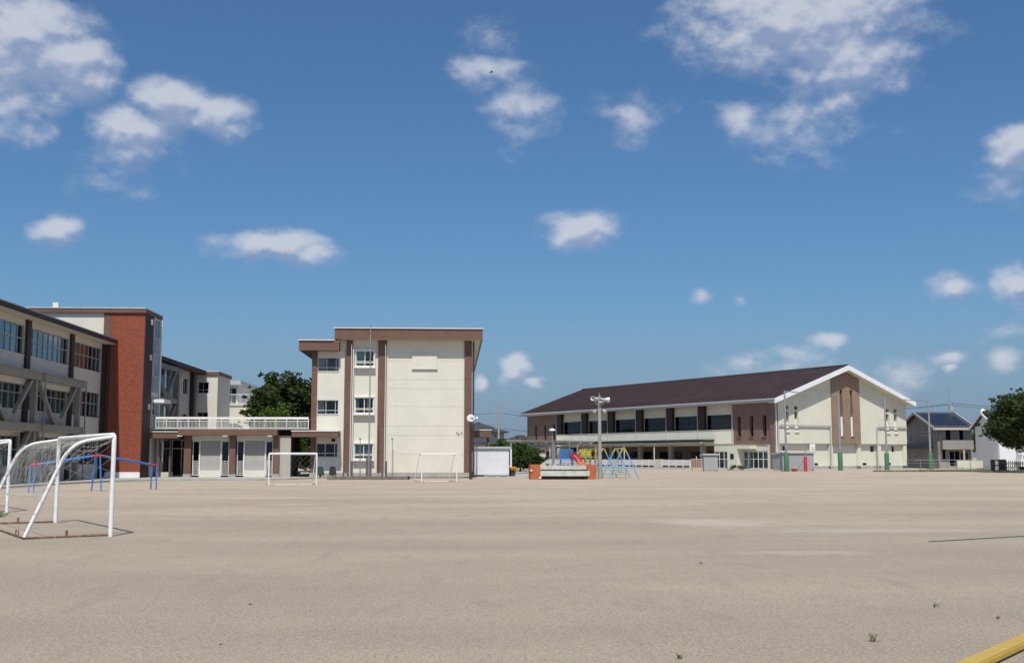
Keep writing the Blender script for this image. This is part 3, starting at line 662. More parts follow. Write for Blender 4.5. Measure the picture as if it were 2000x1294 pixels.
# ------------------------------------------------------------------ gymnasium (local frame: x across the gable, y along the hall)
GY = thing('gymnasium', 'cream gymnasium with dark brown gable roof, white barge boards and slit windows', 'building', (38.65, 133.31, 0), R(27.752))
W_, L_ = 23.4, 56.8
RZ, EZ = 13.05, 8.62; OV, OE = .92, 1.5; OVR = .5
sl = (RZ-EZ)/(W_/2+OV)
FE = F_front(0.); FG = F_left(0.)
def gz(x): return RZ-sl*abs(x-W_/2)-.30                 # underside of the roof at x
# end wall: upper storey proud of the base
def gable_panel(name, x0, x1, z0, w0, w1, m, drop=0.):
    xs = sorted({x0, x1, *([W_/2] if x0 < W_/2 < x1 else [])})
    top = [(x, gz(x)-drop) for x in xs]
    poly = [(x0, z0), (x1, z0)]+top[::-1]
    return MB().hull2([FE(x, w0, z) for x, z in poly], [FE(x, w1, z) for x, z in poly]).build(name, m, GY)
def gable_wall(x0, x1, z0, w1, t, holes, m):
    zt = min(gz(x0), gz(x1))-.02
    MB().wall(x0, x1, z0, zt, t, lambda u, w, z: (u, -(w1+w), z), holes).build('wall_panel', m, GY)
    gable_panel('gable_wall', x0, x1, zt, w1-t, w1, m)
sw = [(1.72, 2.30), (3.25, 3.85), (19.55, 20.15), (21.05, 21.65)]
h1 = [(a, b, 7.3, 7.75) for a, b in sw]+[(a, b, 4.6, 7.1) for a, b in sw]
gable_wall(.0, 9.6, 3.2, .45, .45, h1[:2]+h1[4:6], 'cream_gym'); gable_wall(14.6, W_, 3.2, .45, .45, h1[2:4]+h1[6:8], 'cream_gym')
MB().box(0, W_, -.02, .02, 3.2, 8.0).build('backing', 'brown_dark', GY)
for a, b in sw:
    MB().box(a, b, .0, .10, 7.3, 7.75, FE).build('vent_window', 'glass_dark', GY)
    MB().hull2([FE(a, .02, 4.6), FE(a, .44, 4.6), FE(a, .10, 6.2), FE(a, .02, 6.2)], [FE(b, .02, 4.6), FE(b, .44, 4.6), FE(b, .10, 6.2), FE(b, .02, 6.2)]).build('sloped_sill', 'cream_gym', GY)
    MB().box(a-.04, b+.04, .40, .58, 4.52, 4.597, FE).build('sill_lip', 'cream_gym', GY)
# brown centre panel with slits
br = [(11.02, 11.5), (12.83, 13.3)]
MB().wall(9.62, 14.58, 3.2, 10.6, .5, lambda u, w, z: (u, -(.62+w), z), [(a, b, 4.15, 10.0) for a, b in br]).build('centre_panel', 'brown_panel', GY)
gable_panel('centre_panel_top', 9.62, 14.58, 10.6, .12, .62, 'brown_panel')
for a, b in br:
    MB().box(a, b, .13, .20, 6.6, 10.0, FE).build('slit_window', 'glass_dark', GY); MB().box(a, b, .125, .13, 6.6, 10, FE).build('slit_backing', 'dark_interior', GY)
    MB().box(a+.01, b-.01, .13, .50, 4.15, 6.58, FE).build('slit_panel', 'white_trim', GY); MB().box(a-.03, b+.03, .5, .72, 4.06, 4.147, FE).build('sill_lip', 'brown_panel', GY)
# base storey
MB().wall(0, W_, .42, 3.2, .3, FE, [(x, x+.75, .50, .80) for x in (6.74, 11.13, 15.4, 19.95)]+[(1.55, 1.95, 2.3, 2.9), (16.9, 17.6, 2.2, 2.95), (20.9, 21.4, 2.2, 2.95)]).build('base_wall', 'cream_gym', GY)
MB().box(-.03, W_+.03, -.01, .05, 0, .42, FE).build('foundation', 'foundation', GY)
for x in (6.74, 11.13, 15.4, 19.95):
    v_ = MB()
    for k in range(5): v_.box(x, x+.75, -.12, -.04, .51+k*.06, .54+k*.06, FE)
    v_.build('floor_vent', 'plastic_dark', GY)
for x in (1.55, 16.9, 20.9): MB().box(x, x+.7, -.2, -.1, 2.2, 2.95, FE).build('base_window', 'glass_dark', GY)
for x in (0., 5.9, 9.2, 14.2, 17.9, 22.8): MB().box(x, x+.6, .003, .35, .42, 3.19, FE).build('pilaster', 'cream_gym', GY)
for x0, x1 in ((.35, 9.2), (17.6, 23.2)):
    MB().tube(rounded([FE(x0, .62, .1), FE(x0, .62, 5.42), FE(x1, .62, 5.42)]+([FE(x1, .62, .1)] if x1 < 12 else []), .12), .085, 8).build('wall_pipe', 'grey_trim', GY, True)
MB().tube([FE(.15, .5, .1), FE(.15, .5, 8.2)], .07).build('downpipe', 'white_trim', GY, True)
# far end wall and right side wall
MB().box(0, W_, L_-.3, L_, 0, 8.1).build('far_wall', 'brown_gym', GY)
MB().hull2([(0, L_-.3, 8.1), (W_, L_-.3, 8.1), (W_/2, L_-.3, gz(W_/2))], [(0, L_, 8.1), (W_, L_, 8.1), (W_/2, L_, gz(W_/2))]).build('far_gable', 'brown_gym', GY)
MB().box(W_-.3, W_, .31, L_-.31, 0, 8.1).build('side_wall', 'cream_gym', GY)
# long wall: brown ends
sl1 = [(5.6, 6.25, 4.1, 6.6), (3.35, 4.0, 4.1, 6.6), (1.05, 1.7, 4.1, 6.6)]; sl2 = [(48.4, 49.0, 4.1, 6.6), (51.0, 51.6, 4.1, 6.6), (53.8, 54.4, 4.1, 6.6)]
MB().wall(-.45, 7.0, 3.1, 8.3, .5, FG, sl1).build('brown_end_wall', 'brown_gym', GY); MB().wall(47.9, L_, .0, 8.3, .5, FG, sl2+[(49.6, 52.2, .1, 2.4)]).build('brown_end_wall', 'brown_gym', GY)
for (a, b, c, d) in sl1+sl2:
    MB().box(a, b, -.46, -.42, c, d, FG).build('slit_window', 'glass_dark', GY); MB().box(a, b, -.5, -.47, c, d, FG).build('slit_backing', 'dark_interior', GY)
    MB().box(a-.05, b+.05, -.2, .14, c-.09, c-.003, FG).build('sill_lip', 'brown_gym', GY)
MB().box(49.6, 52.2, -.4, -.3, .1, 2.4, FG).build('side_door', 'brown_dark', GY); MB().box(44.9, 47.6, -.3, .1, .05, 2.9, FG).build('white_door', 'cream_gym', GY)
MB().box(-.45, .25, .003, .2, 0, 8.2, FG).build('corner_pilaster', 'brown_gym', GY)
MB().box(.0, 7.0, -.3, -.1, 2.3, 3.1, FG).build('lintel', 'cream_gym', GY)
# long wall: upper gallery
cols = [13.2, 19.8, 26.65, 33.5, 40.4, 47.3]
bays = list(zip([7.0]+[c+.6 for c in cols[:-1]], [c-.6 for c in cols]))
MB().wall(7.0, 47.9, 3.2, 8.3, .3, lambda u, w, z: (-(w-.5), u, z), [(a, b, 5.05, 6.95) for a, b in bays]).build('gallery_wall', 'cream_gym', GY)
for c in cols: MB().box(c-.6, c+.6, -.49, .0, 4.9, 8.2, FG).build('gallery_column', 'brown_dark', GY)
for i, (a, b) in enumerate(bays):
    window(GY, FG, a, b, 5.05, 6.95, -.58, 4, (.28,), 'window_bronze', 'glass_dark', .05, .08)
    e = b+1.2 if i < 5 else 47.9
    MB().box(a if i else 7.0, e-.05, -.49, .06, 3.2, 4.93, FG).build('balcony_panel', 'cream_band', GY)
    MB().tube([FG(b+1.22, .05, 3.2), FG(b+1.22, .05, 8.0)], .06).build('downpipe', 'grey_trim', GY, True)
    MB().box(a if i else 7.0, e-.05, -.45, .1, 4.932, 5.0, FG).build('balcony_coping', 'cream_gym', GY)
MB().box(7.02, 7.2, -.4, .1, 3.1, 8.2, FG).build('downpipe', 'grey_trim', GY)
# long wall: ground floor set back behind the veranda
MB().box(7.0, 47.9, -3.2, -3.0, 0, 3.2, FG).build('hall_wall', 'brown_panel', GY)
MB().box(7.0, 47.9, -3.0, -.35, 3.0, 3.195, FG).build('veranda_ceiling', 'cream_gym', GY)
MB().box(10.7, 47.9, -3.0, -.02, 0, .15, FG).build('veranda_floor', 'concrete', GY)
for i, c in enumerate(cols): MB().box(c-.35, c+.35, -.5, -.03, .15, 3.0, FG).build('veranda_column', 'panel_grey', GY)
for i, (a, b) in enumerate(bays[1:5]):
    MB().box(a+.4, b-.4, -2.99, -2.9, .15, 2.25, FG).build('hall_door', 'glass_dark', GY); MB().box(a+.35, b-.35, -2.995, -2.985, .15, 2.3, FG).build('hall_door_backing', 'dark_interior', GY)
MB().box(7.0, 10.7, -.3, -.02, 2.25, 3.19, FG).build('lintel', 'cream_gym', GY)
window(GY, FG, 7.15, 10.66, .12, 2.24, -.05, 4, (.55,), 'rail_white', 'glass', .065, .08, [(.3, .5, 'curtain_white')])
window(GY, FG, .95, 5.25, .12, 2.24, -.05, 5, (.55,), 'rail_white', 'glass', .065, .08, [(.02, .35, 'curtain_white'), (.7, .95, 'curtain_white')])
MB().box(.2, .94, -.3, -.03, 0, 3.1, FG).build('pier', 'cream_gym', GY)
MB().box(5.3, 7.1, -.35, 1.0, 0, 2.95, FG).build('entry_box', 'cream_gym', GY); MB().box(5.9, 6.5, 1.003, 1.05, 1.3, 1.95, FG).build('entry_window', 'plastic_dark', GY)
MB().box(2.9, 5.29, -.05, 1.0, 2.55, 2.93, FG).build('entry_canopy', 'cream_gym', GY)
MB().box(.2, 10.7, -3, .9, .0, .09, FG).build('entry_step', 'kerb', GY)
# green steel canopy
cn = MB().box(10.4, 46.5, .15, 2.6, 3.62, 3.80, FG); cn.build('steel_canopy', 'green_steel', GY)
MB().box(10.4, 46.5, 2.2, 2.45, 3.32, 3.46, FG).build('canopy_beam', 'grey_trim', GY)
for i in range(19): MB().box(10.6+i*1.98, 10.7+i*1.98, .15, 2.5, 3.465, 3.615, FG).build('canopy_rib', 'green_steel', GY)
for u in (20.2, 27, 33.9, 40.8, 46.3): MB().tube([FG(u, 2.32, 0), FG(u, 2.32, 3.32)], .06).build('canopy_post', 'white_trim', GY, True)
# veranda wall of pale panels
for i in range(24):
    a = 12.0+i*1.44
    if i in (4, 11, 18): MB().box(a, a+1.42, 2.75, 3.05, 0, 1.24, FG).build('veranda_pier', 'concrete_pale', GY)
    else:
        MB().box(a+.01, a+1.42, 2.85, 2.95, .42, 1.18, FG).build('veranda_panel', 'pink_panel', GY)
        MB().box(a, a+.09, 2.80, 3.0, .22, 1.2, FG).build('veranda_stile', 'pink_panel', GY)
MB().box(12.0, 46.6, 2.7, 3.1, 0, .22, FG).build('veranda_kerb', 'kerb', GY)
# roof
def roof_side(sgn, name):
    x0 = -OV if sgn < 0 else W_+OVR; ez = RZ-sl*abs(x0-W_/2)
    A = [(x0, ez), (W_/2, RZ), (W_/2, RZ-.28), (x0, ez-.20)]
    MB().hull2([(x, -OE, z) for x, z in A], [(x, L_+.9, z) for x, z in A]).build(name, 'roof_brown', GY)
roof_side(-1, 'roof_slope'); roof_side(1, 'roof_slope')
MB().tube([(W_/2, -OE-.02, RZ+.0), (W_/2, L_+.92, RZ+.0)], .13, 6).build('ridge_cap', 'roof_brown', GY)
sm = MB()
for i in range(127):
    y = -OE+.3+i*.465
    for s in (-1, 1):
        x0 = -OV if s < 0 else W_+OVR
        sm.bar((x0, y, RZ-sl*abs(x0-W_/2)+.02), (W_/2, y, RZ+.02), .035, .05)
tag(sm.build('roof_seams', 'roof_brown', GY), kind='stuff')
sg = MB()
for i in range(63):
    for r in range(2):
        x = -OV+.7+r*.75; sg.box(x-.03, x+.03, -OE+.5+i*.92+r*.46, -OE+.85+i*.92+r*.46, EZ+sl*(x+OV)+.0, EZ+sl*(x+OV)+.10)
tag(sg.build('snow_guards', 'roof_brown', GY), kind='stuff')
MB().box(-OV-.1, -OV-.002, -OE-.1, L_+.9, EZ-.46, EZ-.04).build('eave_fascia', 'grey_trim', GY)
MB().box(-OV-.22, -OV-.103, -OE-.05, L_+.9, EZ-.22, EZ-.06).build('gutter', 'grey_trim', GY)
MB().box(-OV, -.01, -OE, L_+.8, EZ-.44, EZ-.36).build('eave_soffit', 'grey_trim', GY)
MB().box(W_+OVR, W_+OVR+.1, -OE-.1, L_+.9, EZ-.32, EZ+.10).build('eave_fascia', 'grey_trim', GY)
for s in (-1, 1):
    x0 = -OV-.12 if s < 0 else W_+OVR+.12; z0 = RZ-sl*abs(x0-W_/2)
    A = [(x0, z0-.05), (W_/2, RZ-.03), (W_/2, RZ-.62), (x0, z0-.62)]
    MB().hull2([(x, -OE-.16, z) for x, z in A], [(x, -OE-.01, z) for x, z in A]).build('barge_board', 'white_trim', GY)
    B = [(x0, z0-.48), (W_/2, RZ-.48), (W_/2, RZ-.54), (x0, z0-.54)]
    MB().hull2([(x, -OE, z) for x, z in B], [(x, -.46, z) for x, z in B]).build('gable_soffit', 'cream_gym', GY)
# kerb strip round the gym
def gyw(x, y): c, s = math.cos(R(27.752)), math.sin(R(27.752)); return (38.65+c*x-s*y, 133.31+s*x+c*y)
flat('pavement', [gyw(-5.4, 50), gyw(-5.4, -3.2), gyw(26, -3.2), gyw(26, 50)], -.3, .07, 'kerb')

# ------------------------------------------------------------------ canopy between shed and gym
CP = thing('walkway_canopy', 'thin flat walkway canopy on white posts leading to the gymnasium', 'canopy', (5.3, 104, .035), world=True)
MB().hull2([(4.9, 103.2, 2.98), (6.3, 102.9, 2.98), (14.4, 114, 2.98), (11.6, 117, 2.98)], [(4.9, 103.2, 3.16), (6.3, 102.9, 3.16), (14.4, 114, 3.16), (11.6, 117, 3.16)]).build('roof', 'canopy_metal', CP)
for x, y in ((5.36, 103.6), (9.85, 109.0), (12.6, 113.0)): MB().tube([(x, y, .03), (x, y, 2.98)], .09, 10).build('post', 'white_trim', CP, True)
for i in range(7): MB().bar((5.0+i*1.15, 103.3+i*2.1, 2.93), (6.3+i*1.3, 103.0+i*1.7, 2.93), .08, .1).build('rib', 'grey_trim', CP)

# ------------------------------------------------------------------ sheds
def shed(name, label, loc, rz, w, d, h, m, cols, tiltd=.12):
    t = thing(name, label, 'shed', loc, rz)
    MB().box(0, w, .02, d, .12, h-.12).build('body', m, t)
    for i in range(cols):
        a = w*i/cols; b = w*(i+1)/cols; MB().box(a+.012, b-.012, -.02, .018, .16, h-.2).build('door_panel', m, t)
    MB().hull2([(-.12, -.16, h-.1), (w+.12, -.16, h-.1), (w+.12, -.16, h+.06), (-.12, -.16, h+.06)], [(-.12, d+.1, h-.1-tiltd), (w+.12, d+.1, h-.1-tiltd), (w+.12, d+.1, h+.06-tiltd), (-.12, d+.1, h+.06-tiltd)]).build('roof', 'grey_trim', t)
    for i in range(cols+1): MB().box(w*i/cols-.1 if i else 0, w*i/cols+.1 if i < cols else w, .03, .25, 0, .12).build('base_block', 'foundation', t)
    return t
shed('storage_shed', 'white steel storage shed beside the cream school block', (1.62, 88.0, .035), 0, 2.78, 1.8, 2.28, 'shed_white', 3)
shed('storage_shed', 'grey steel shed in front of the gymnasium gable by the hoop', (36.4, 122.2, .0), R(18), 4.2, 1.8, 2.05, 'shed_grey', 2)
shed('storage_cabinet', 'small grey cabinet at the end of the gymnasium veranda', (26.6, 117.6, .0), R(5), 1.55, 1.0, 1.85, 'shed_grey', 1)
LT = thing('lattice_wall', 'low pinkish perforated block wall beside the grey cabinet', 'wall', (25.2, 117.2, 0), R(5))
lm = MB()
for r in range(5):
    for c in range(5): lm.box(c*.25+.01, c*.25+.24, 0, .12, .42+r*.17, .42+r*.17+.06).box(c*.25+.01, c*.25+.07, .001, .119, .42+r*.17+.06, .59+r*.17)
lm.box(0, 1.25, 0, .12, 1.27, 1.36); lm.build('perforated_blocks', 'lattice_brick', LT)
MB().box(.05, 1.2, .0, .12, 0, .42).build('base', 'lattice_brick', LT)
MB().tube([(.55, .05, 1.36), (.55, .05, 1.62)], .035, 6).build('tap', 'white_trim', LT, True)

# ------------------------------------------------------------------ poles by the gym
def ball_post(label, x, y, h):
    t = thing('backstop_post', label, 'post', (x, y, 0), 0, 'tall backstop posts with green padding')
    MB().tube([(0, 0, 0), (0, 0, h)], .13, 12, .10).build('shaft', 'galv', t, True)
    MB().lathe([(.27, 0), (.27, 2.0), (.24, 2.06), (.13, 2.08)], n=16).build('padding', 'green_pad', t, True)
    for z in (2.3, 4.6): MB().lathe([(.15, z), (.15, z+.08)], n=12).build('band', 'steel_grey', t, True)
    return t
BP = [(36.13, 119.7, 8.75), (44.51, 126.6, 8.7), (52.5, 133.0, 8.75), (61.2, 140.5, 8.75)]
LBL = ['tall grey backstop post with green padding in front of the grey shed', 'tall grey backstop post with green padding before the brown gable panel', 'tall grey backstop post with green padding near the gymnasium right corner', 'tall grey backstop post with green padding before the grey house']
for (x, y, h), l in zip(BP, LBL): ball_post(l, x, y, h)
def span(p, q, sag, r, name, m, label, cat, group=None, n=14):
    p = Vector(p); q = Vector(q); P = [p.lerp(q, i/n)-Vector((0, 0, sag*4*(i/n)*(1-i/n))) for i in range(n+1)]
    return tag(MB().tube(P, r, 6).build(name, m, None, True), label, cat, group)
span((36.13, 119.7, 8.7), (44.51, 126.6, 8.65), .05, .055, 'top_rail', 'galv', 'thin top rail joining the two backstop posts before the gable', 'rail')
span((52.5, 133, 8.7), (61.2, 140.5, 8.7), .05, .055, 'top_rail', 'galv', 'thin top rail joining the backstop posts near the grey house', 'rail')

# basketball hoop
BH = thing('basketball_hoop', 'white basketball backboard on a red padded post', 'basketball hoop', (38.2, 119.6, 0), R(20))
MB().lathe([(.19, 0), (.19, 1.45), (.15, 1.6), (.06, 1.65)], n=14).build('post_padding', 'red_paint', BH, True)
MB().tube(rounded([(0, 0, 1.6), (0, 0, 2.2), (.5, -.5, 2.55)], .2), .06, 8).build('post', 'galv', BH, True)
MB().tube([(-.05, 0, 1.5), (-.8, .5, .02)], .03, 6).tube([(-.05, 0, 1.5), (-1.2, .3, .02)], .03, 6).build('stay', 'steel_grey', BH, True)
MB().box(.18, .88, -.60, -.55, 2.25, 2.95).build('backboard', 'lamp_white', BH)
MB().box(.40, .66, -.606, -.602, 2.42, 2.46).box(.40, .66, -.606, -.602, 2.62, 2.66).box(.40, .44, -.606, -.602, 2.46, 2.62).box(.62, .66, -.606, -.602, 2.46, 2.62).build('target_square', 'steel_grey', BH)
MB().tube([(.53+.2*math.cos(a*math.pi/8), -.82+.2*math.sin(a*math.pi/8), 2.36) for a in range(17)], .018, 6, cap=False).build('rim', 'red_paint', BH, True)
RT = thing('round_tub', 'low red round tub on the ground by the grey shed', 'tub', (36.9, 119.5, 0))
MB().lathe([(.24, 0), (.34, .26), (.36, .28), (.33, .27), (.22, .04), (0, .04)], n=18).build('bowl', 'red_paint', RT, True)
MB().tube([(.355*math.cos(a*math.pi/9), .355*math.sin(a*math.pi/9), .28) for a in range(19)], .02, 6, cap=False).build('rim', 'red_paint', RT, True)

# ------------------------------------------------------------------ small things before the central block
FB2 = thing('flower_bed', 'low stone edged bed holding the flagpoles', 'flower bed', (-5.9, 79.5, 0), world=True)
for i in range(9):
    a = -8.7+i*.62; MB().box(a, a+.61, 78.0, 78.3, 0, .24+random.uniform(-.02, .02)).build('kerb_stone', 'bed_stone', FB2)
MB().box(-8.7, -8.42, 78.31, 81.2, 0, .22).build('kerb_stone', 'bed_stone', FB2); MB().box(-3.4, -3.1, 78.29, 81.2, 0, .2).build('kerb_stone', 'plastic_dark', FB2)
MB().box(-8.41, -3.41, 78.29, 81.2, 0, .13).build('soil', 'soil', FB2)
def flagpole(label, x, h, ph, mid):
    t = thing('flagpole', label, 'flagpole', (x, 79.5, .13), 0, 'flagpoles in the stone edged bed')
    MB().tube([(0, 0, 0), (0, 0, h)], .05 if mid else .03, 10, .03 if mid else .02).build('pole', 'galv' if mid else 'rail_white', t, True)
    MB().lathe([(.0, h), (.04, h+.03), (.05, h+.06), (.035, h+.1), (0, h+.11)], n=12).build('finial', 'galv', t, True)
    for s in (-1, 1): MB().box(s*.13-.07, s*.13+.07, -.07, .07, 0, ph).build('support_post', 'post_dark', t)
    MB().tube([(.07, -.05, .5), (.06, -.04, h-.1)], .006, 5).build('halyard', 'rope', t)
flagpole('tallest steel flagpole between dark posts before the white framed windows', -5.95, 10.9, 1.45, True)
flagpole('shorter flagpole between dark posts beside the left brown column', -7.28, 9.3, 1.15, False)
flagpole('shorter flagpole between dark posts beside the wide cream wall', -4.86, 9.3, 1.15, False)
for x, l in ((-6.69, 'thin rod with knob before the ground floor window'), (-4.38, 'thin steel rod with a small head before the cream wall')):
    t = thing('marker_rod', l, 'rod', (x, 80.9, .13)); MB().tube([(0, 0, 0), (0, 0, 2.7)], .022, 8).build('rod', 'steel_grey', t, True); MB().box(-.09, .07, -.03, .03, 2.66, 2.80).build('head', 'steel_grey', t)

CK = thing('clock_post', 'white round clock on a brown post before the block corner', 'clock', (1.24, 79.4, 0))
MB().tube([(0, 0, 0), (0, 0, 4.05)], .10, 12).build('post', 'brown_dark', CK, True)
MB().lathe([(.24, 0), (.28, .02), (.28, .14), (.24, .16)], (0, .08, 4.30), (0, -1, 0), 28).build('case', 'white_trim', CK, True)
fc = MB().lathe([(.235, 0), (.235, .012)], (0, -.08, 4.30), (0, -1, 0), 28).build('dial', 'clock_face', CK)
for k in range(12):
    a = k*math.pi/6; MB().box(-.008, .008, -.1, -.095, .16, .22, lambda u, w, z: (u*math.cos(a)+z*math.sin(a), w, 4.30-u*math.sin(a)+z*math.cos(a))).build('hour_mark', 'wire_black', fc)
for a, ln, wd in ((R(75), .14, .024), (R(105), .19, .018)):
    MB().box(-wd, wd, -.106, -.101, -.03, ln, lambda u, w, z: (u*math.cos(a)+z*math.sin(a), w, 4.30-u*math.sin(a)+z*math.cos(a))).build('hand', 'wire_black', fc)
MB().box(-.05, .05, .0, .06, 4.57, 4.62).build('cap', 'brown_dark', CK)

def barrow(label, x, y, m, rz):
    t = thing('wheelbarrow', label, 'wheelbarrow', (x, y, .10), R(rz), 'wheelbarrows tipped up against the wall'); t.scale = (1.3, 1.2, 1.15)
    A = [(-.2, -.02, .15), (.2, -.02, .15), (.2, .22, .12), (-.2, .22, .12)]; B = [(-.16, .10, .68), (.16, .10, .68), (.15, .28, .66), (-.15, .28, .66)]
    MB().hull2(A, B).build('tray', m, t)
    for s in (-1, 1): MB().tube([(s*.2, .3, .02), (s*.17, .30, .7), (s*.19, .42, 1.0)], .018, 6).build('handle', 'steel_grey', t, True)
    MB().lathe([(.05, -.05), (.14, -.045), (.16, 0), (.14, .045), (.05, .05)], (0, .2, .16), (1, 0, 0), 14).build('wheel', 'tyre', t, True)
barrow('green wheelbarrow tipped up against the cream wall', -9.7, 82.4, 'plastic_green', 0)
barrow('black wheelbarrow tipped up against the cream wall', -8.8, 82.4, 'plastic_dark', 3)
t = thing('stone_bench', 'low grey stone bench in the dark passage', 'bench', (-11.3, 86, .1)); MB().box(-.6, .5, 0, .4, .32, .42).build('seat', 'concrete', t)
for s in (-.5, .35): MB().box(s, s+.15, .05, .35, 0, .32).build('leg', 'concrete', t)

# traffic cone and flower pot
t = thing('traffic_cone', 'red orange traffic cone standing beside the canopy post', 'traffic cone', (5.62, 103.0, .035)); MB().lathe([(.15, .04), (.03, .68), (0, .69)], n=14).build('cone', 'cone_orange', t, True); MB().box(-.19, .19, -.19, .19, 0, .04).build('base', 'cone_orange', t)
t = thing('flower_pot', 'grey planter of yellow flowers beside the white shed', 'planter', (4.75, 90.0, .035)); MB().lathe([(.22, 0), (.3, .38), (.32, .4), (.27, .38), (.25, .3), (0, .3)], n=16).build('pot', 'stone_dark', t, True)
fl = MB(); lf = MB()
for i in range(90):
    a = random.uniform(0, 6.28); r = .34*math.sqrt(random.random()); z = .45+random.uniform(0, .28)
    fl.lathe([(0, -.02), (.045, 0), (0, .03)], (r*math.cos(a), r*math.sin(a), z), (random.uniform(-.5, .5), -.6, 1), 6)
    lf.add([(r*math.cos(a)*.5, r*math.sin(a)*.5, .32), (r*math.cos(a)+.03, r*math.sin(a), z), (r*math.cos(a)-.03, r*math.sin(a)+.03, z-.02)], [(0, 1, 2)])
fl.build('blossoms', 'flower_yellow', t); lf.build('leaves', 'leaf_mid', t, recalc=False)

# ------------------------------------------------------------------ wash stand
WS = thing('wash_stand', 'long concrete hand washing trough between two orange brick ends', 'wash stand', (5.4, 78.6, 0), world=True)
MB().box(5.42, 6.12, 78.35, 80.1, 0, 1.04).build('brick_end', 'brick_orange', WS); MB().box(9.46, 10.06, 78.5, 80.2, 0, 1.02).build('brick_end', 'brick_orange', WS)
MB().box(6.125, 9.455, 79.12, 79.38, .2, .68).build('shade_stain_strip', 'stone_dark', WS); MB().box(6.125, 9.455, 79.05, 79.42, .68, .98).build('tap_wall', 'concrete_pale', WS); MB().box(6.125, 9.6, 78.42, 78.62, .24, .60).build('trough_front', 'concrete_pale', WS)  # dark strip below the tap wall stands in for gap shade and stains
MB().box(6.125, 9.6, 78.621, 79.09, .24, .32).build('trough_floor', 'concrete_pale', WS); MB().box(6.125, 9.455, 79.401, 80.0, .24, .55).build('rear_trough', 'concrete_pale', WS)
MB().box(6.3, 9.3, 78.85, 79.6, 0, .24).build('footing', 'stone_dark', WS)
for i in range(8):
    x = 6.4+i*.4; MB().tube([(x, 79.1, .82), (x, 78.98, .82), (x, 78.96, .74)], .016, 6).build('tap', 'alu', WS, True)
for x, z in ((5.47, .62), (6.08, .12)): MB().lathe([(.06, 0), (.07, .05), (0, .1)], (x, 78.33, z), (0, -1, 0), 8).build('soap_holder', 'lamp_white', WS, True)

# ------------------------------------------------------------------ loudspeaker pole
SP = thing('loudspeaker_pole', 'concrete pole with grey horn loudspeakers and two floodlights', 'loudspeaker pole', (10.5, 79.65, 0))
MB().tube([(0, 0, 0), (0, 0, 5.95)], .15, 14, .10).build('pole', 'pole_concrete', SP, True); MB().tube([(0, 0, 5.5), (0, 0, 6.15)], .03, 8).build('mast', 'steel_grey', SP, True)
def horn(c, d, rr, ln, nm='horn'):
    o = MB().lathe([(.05, 0), (.07, ln*.25), (rr*.5, ln*.55), (rr*.85, ln*.85), (rr, ln), (rr*1.04, ln+.02), (rr*.96, ln+.01), (rr*.6, ln*.62), (rr*.25, ln*.45), (0, ln*.4)], c, d, 20).build(nm, 'speaker_grey', SP, True)
    MB().lathe([(.0, -.12), (.08, -.12), (.09, .06), (.05, .08)], c, d, 12).build('driver', 'speaker_grey', o, True)
horn((-.30, .12, 5.78), (-.55, -.85, -.03), .17, .38); horn((.06, -.08, 5.66), (-.05, -.9, -.25), .14, .26); horn((.12, .1, 5.72), (.9, .38, -.08), .20, .62); horn((-.12, .08, 5.74), (-.8, .6, 0), .13, .25)
MB().bar((-.5, .06, 5.58), (.5, .06, 5.58), .05, .05).build('bracket', 'steel_grey', SP); MB().bar((0, 0, 5.2), (.42, .06, 5.56), .04).build('bracket_stay', 'steel_grey', SP); MB().bar((0, 0, 5.2), (-.42, .06, 5.56), .04).build('bracket_stay', 'steel_grey', SP)
for s in (-1, 1):
    o = MB().lathe([(.05, 0), (.10, .10), (.14, .16), (.13, .165), (0, .15)], (s*.30, -.02, 4.90), (s*.4, -.5, -.35), 14).build('floodlight', 'lamp_white', SP, True)
    MB().bar((0, 0, 4.88), (s*.3, -.02, 4.92), .03).build('floodlight_arm', 'steel_grey', SP)

# ------------------------------------------------------------------ dish lamp
DL = thing('street_lamp', 'slim post lamp with a white dish shade behind the canopy', 'street lamp', (9.33, 105, .035))
MB().tube([(0, 0, 0), (0, 0, 3.95)], .045, 10).build('post', 'steel_grey', DL, True); MB().lathe([(.04, 3.92), (.32, 4.0), (.34, 4.05), (.22, 4.14), (.06, 4.2), (0, 4.2)], n=20).build('shade', 'lamp_white', DL, True)

# ------------------------------------------------------------------ swings, slide, climbing frame
def swing(label, x, y, rz, ln):
    t = thing('swing_set', label, 'swing set', (x, y, 0), rz, 'playground swing sets')
    for yy in (0, ln):
        for s in (-1, 1):
            MB().tube([(s*.08, yy, 2.2), (s*1.1, yy, 0)], .045, 8).build('leg', 'sky_blue_paint', t, True)
            MB().tube([(s*.03, yy, 2.22), (s*.24, yy, 1.86)], .06, 8).build('leg_cap', 'yellow_paint', t, True)
        MB().tube([(-.72, yy, .82), (.72, yy, .82)], .035, 8).build('cross_bar', 'sky_blue_paint', t, True)
    MB().tube([(0, -.1, 2.2), (0, ln+.1, 2.2)], .05, 8).build('top_beam', 'yellow_paint', t, True)
    for c in (ln*.3, ln*.7):
        se = MB().box(-.12, .12, c-.24, c+.24, .42, .46).build('seat', 'blue_paint', t)
        for q in (-.22, .22): MB().tube([(0, c+q, .46), (0, c+q, 2.15)], .012, 5).build('chain', 'steel_grey', se)
swing('swing set with yellow beam and pale blue legs, nearer the loudspeaker pole foot', 12.5, 81.5, R(-2), 5.2)
swing('swing set with yellow beam and pale blue legs, behind the loudspeaker pole', 11.75, 87.0, R(12), 5.5)
GR = thing('guard_frame', 'low green pipe guard frame in front of the swings', 'guard rail', (11.5, 80.3, 0))
for x in (-.75, .0, .95): MB().tube([(x, 0, 0), (x, 0, .68)], .035, 8).build('post', 'green_paint', GR, True)
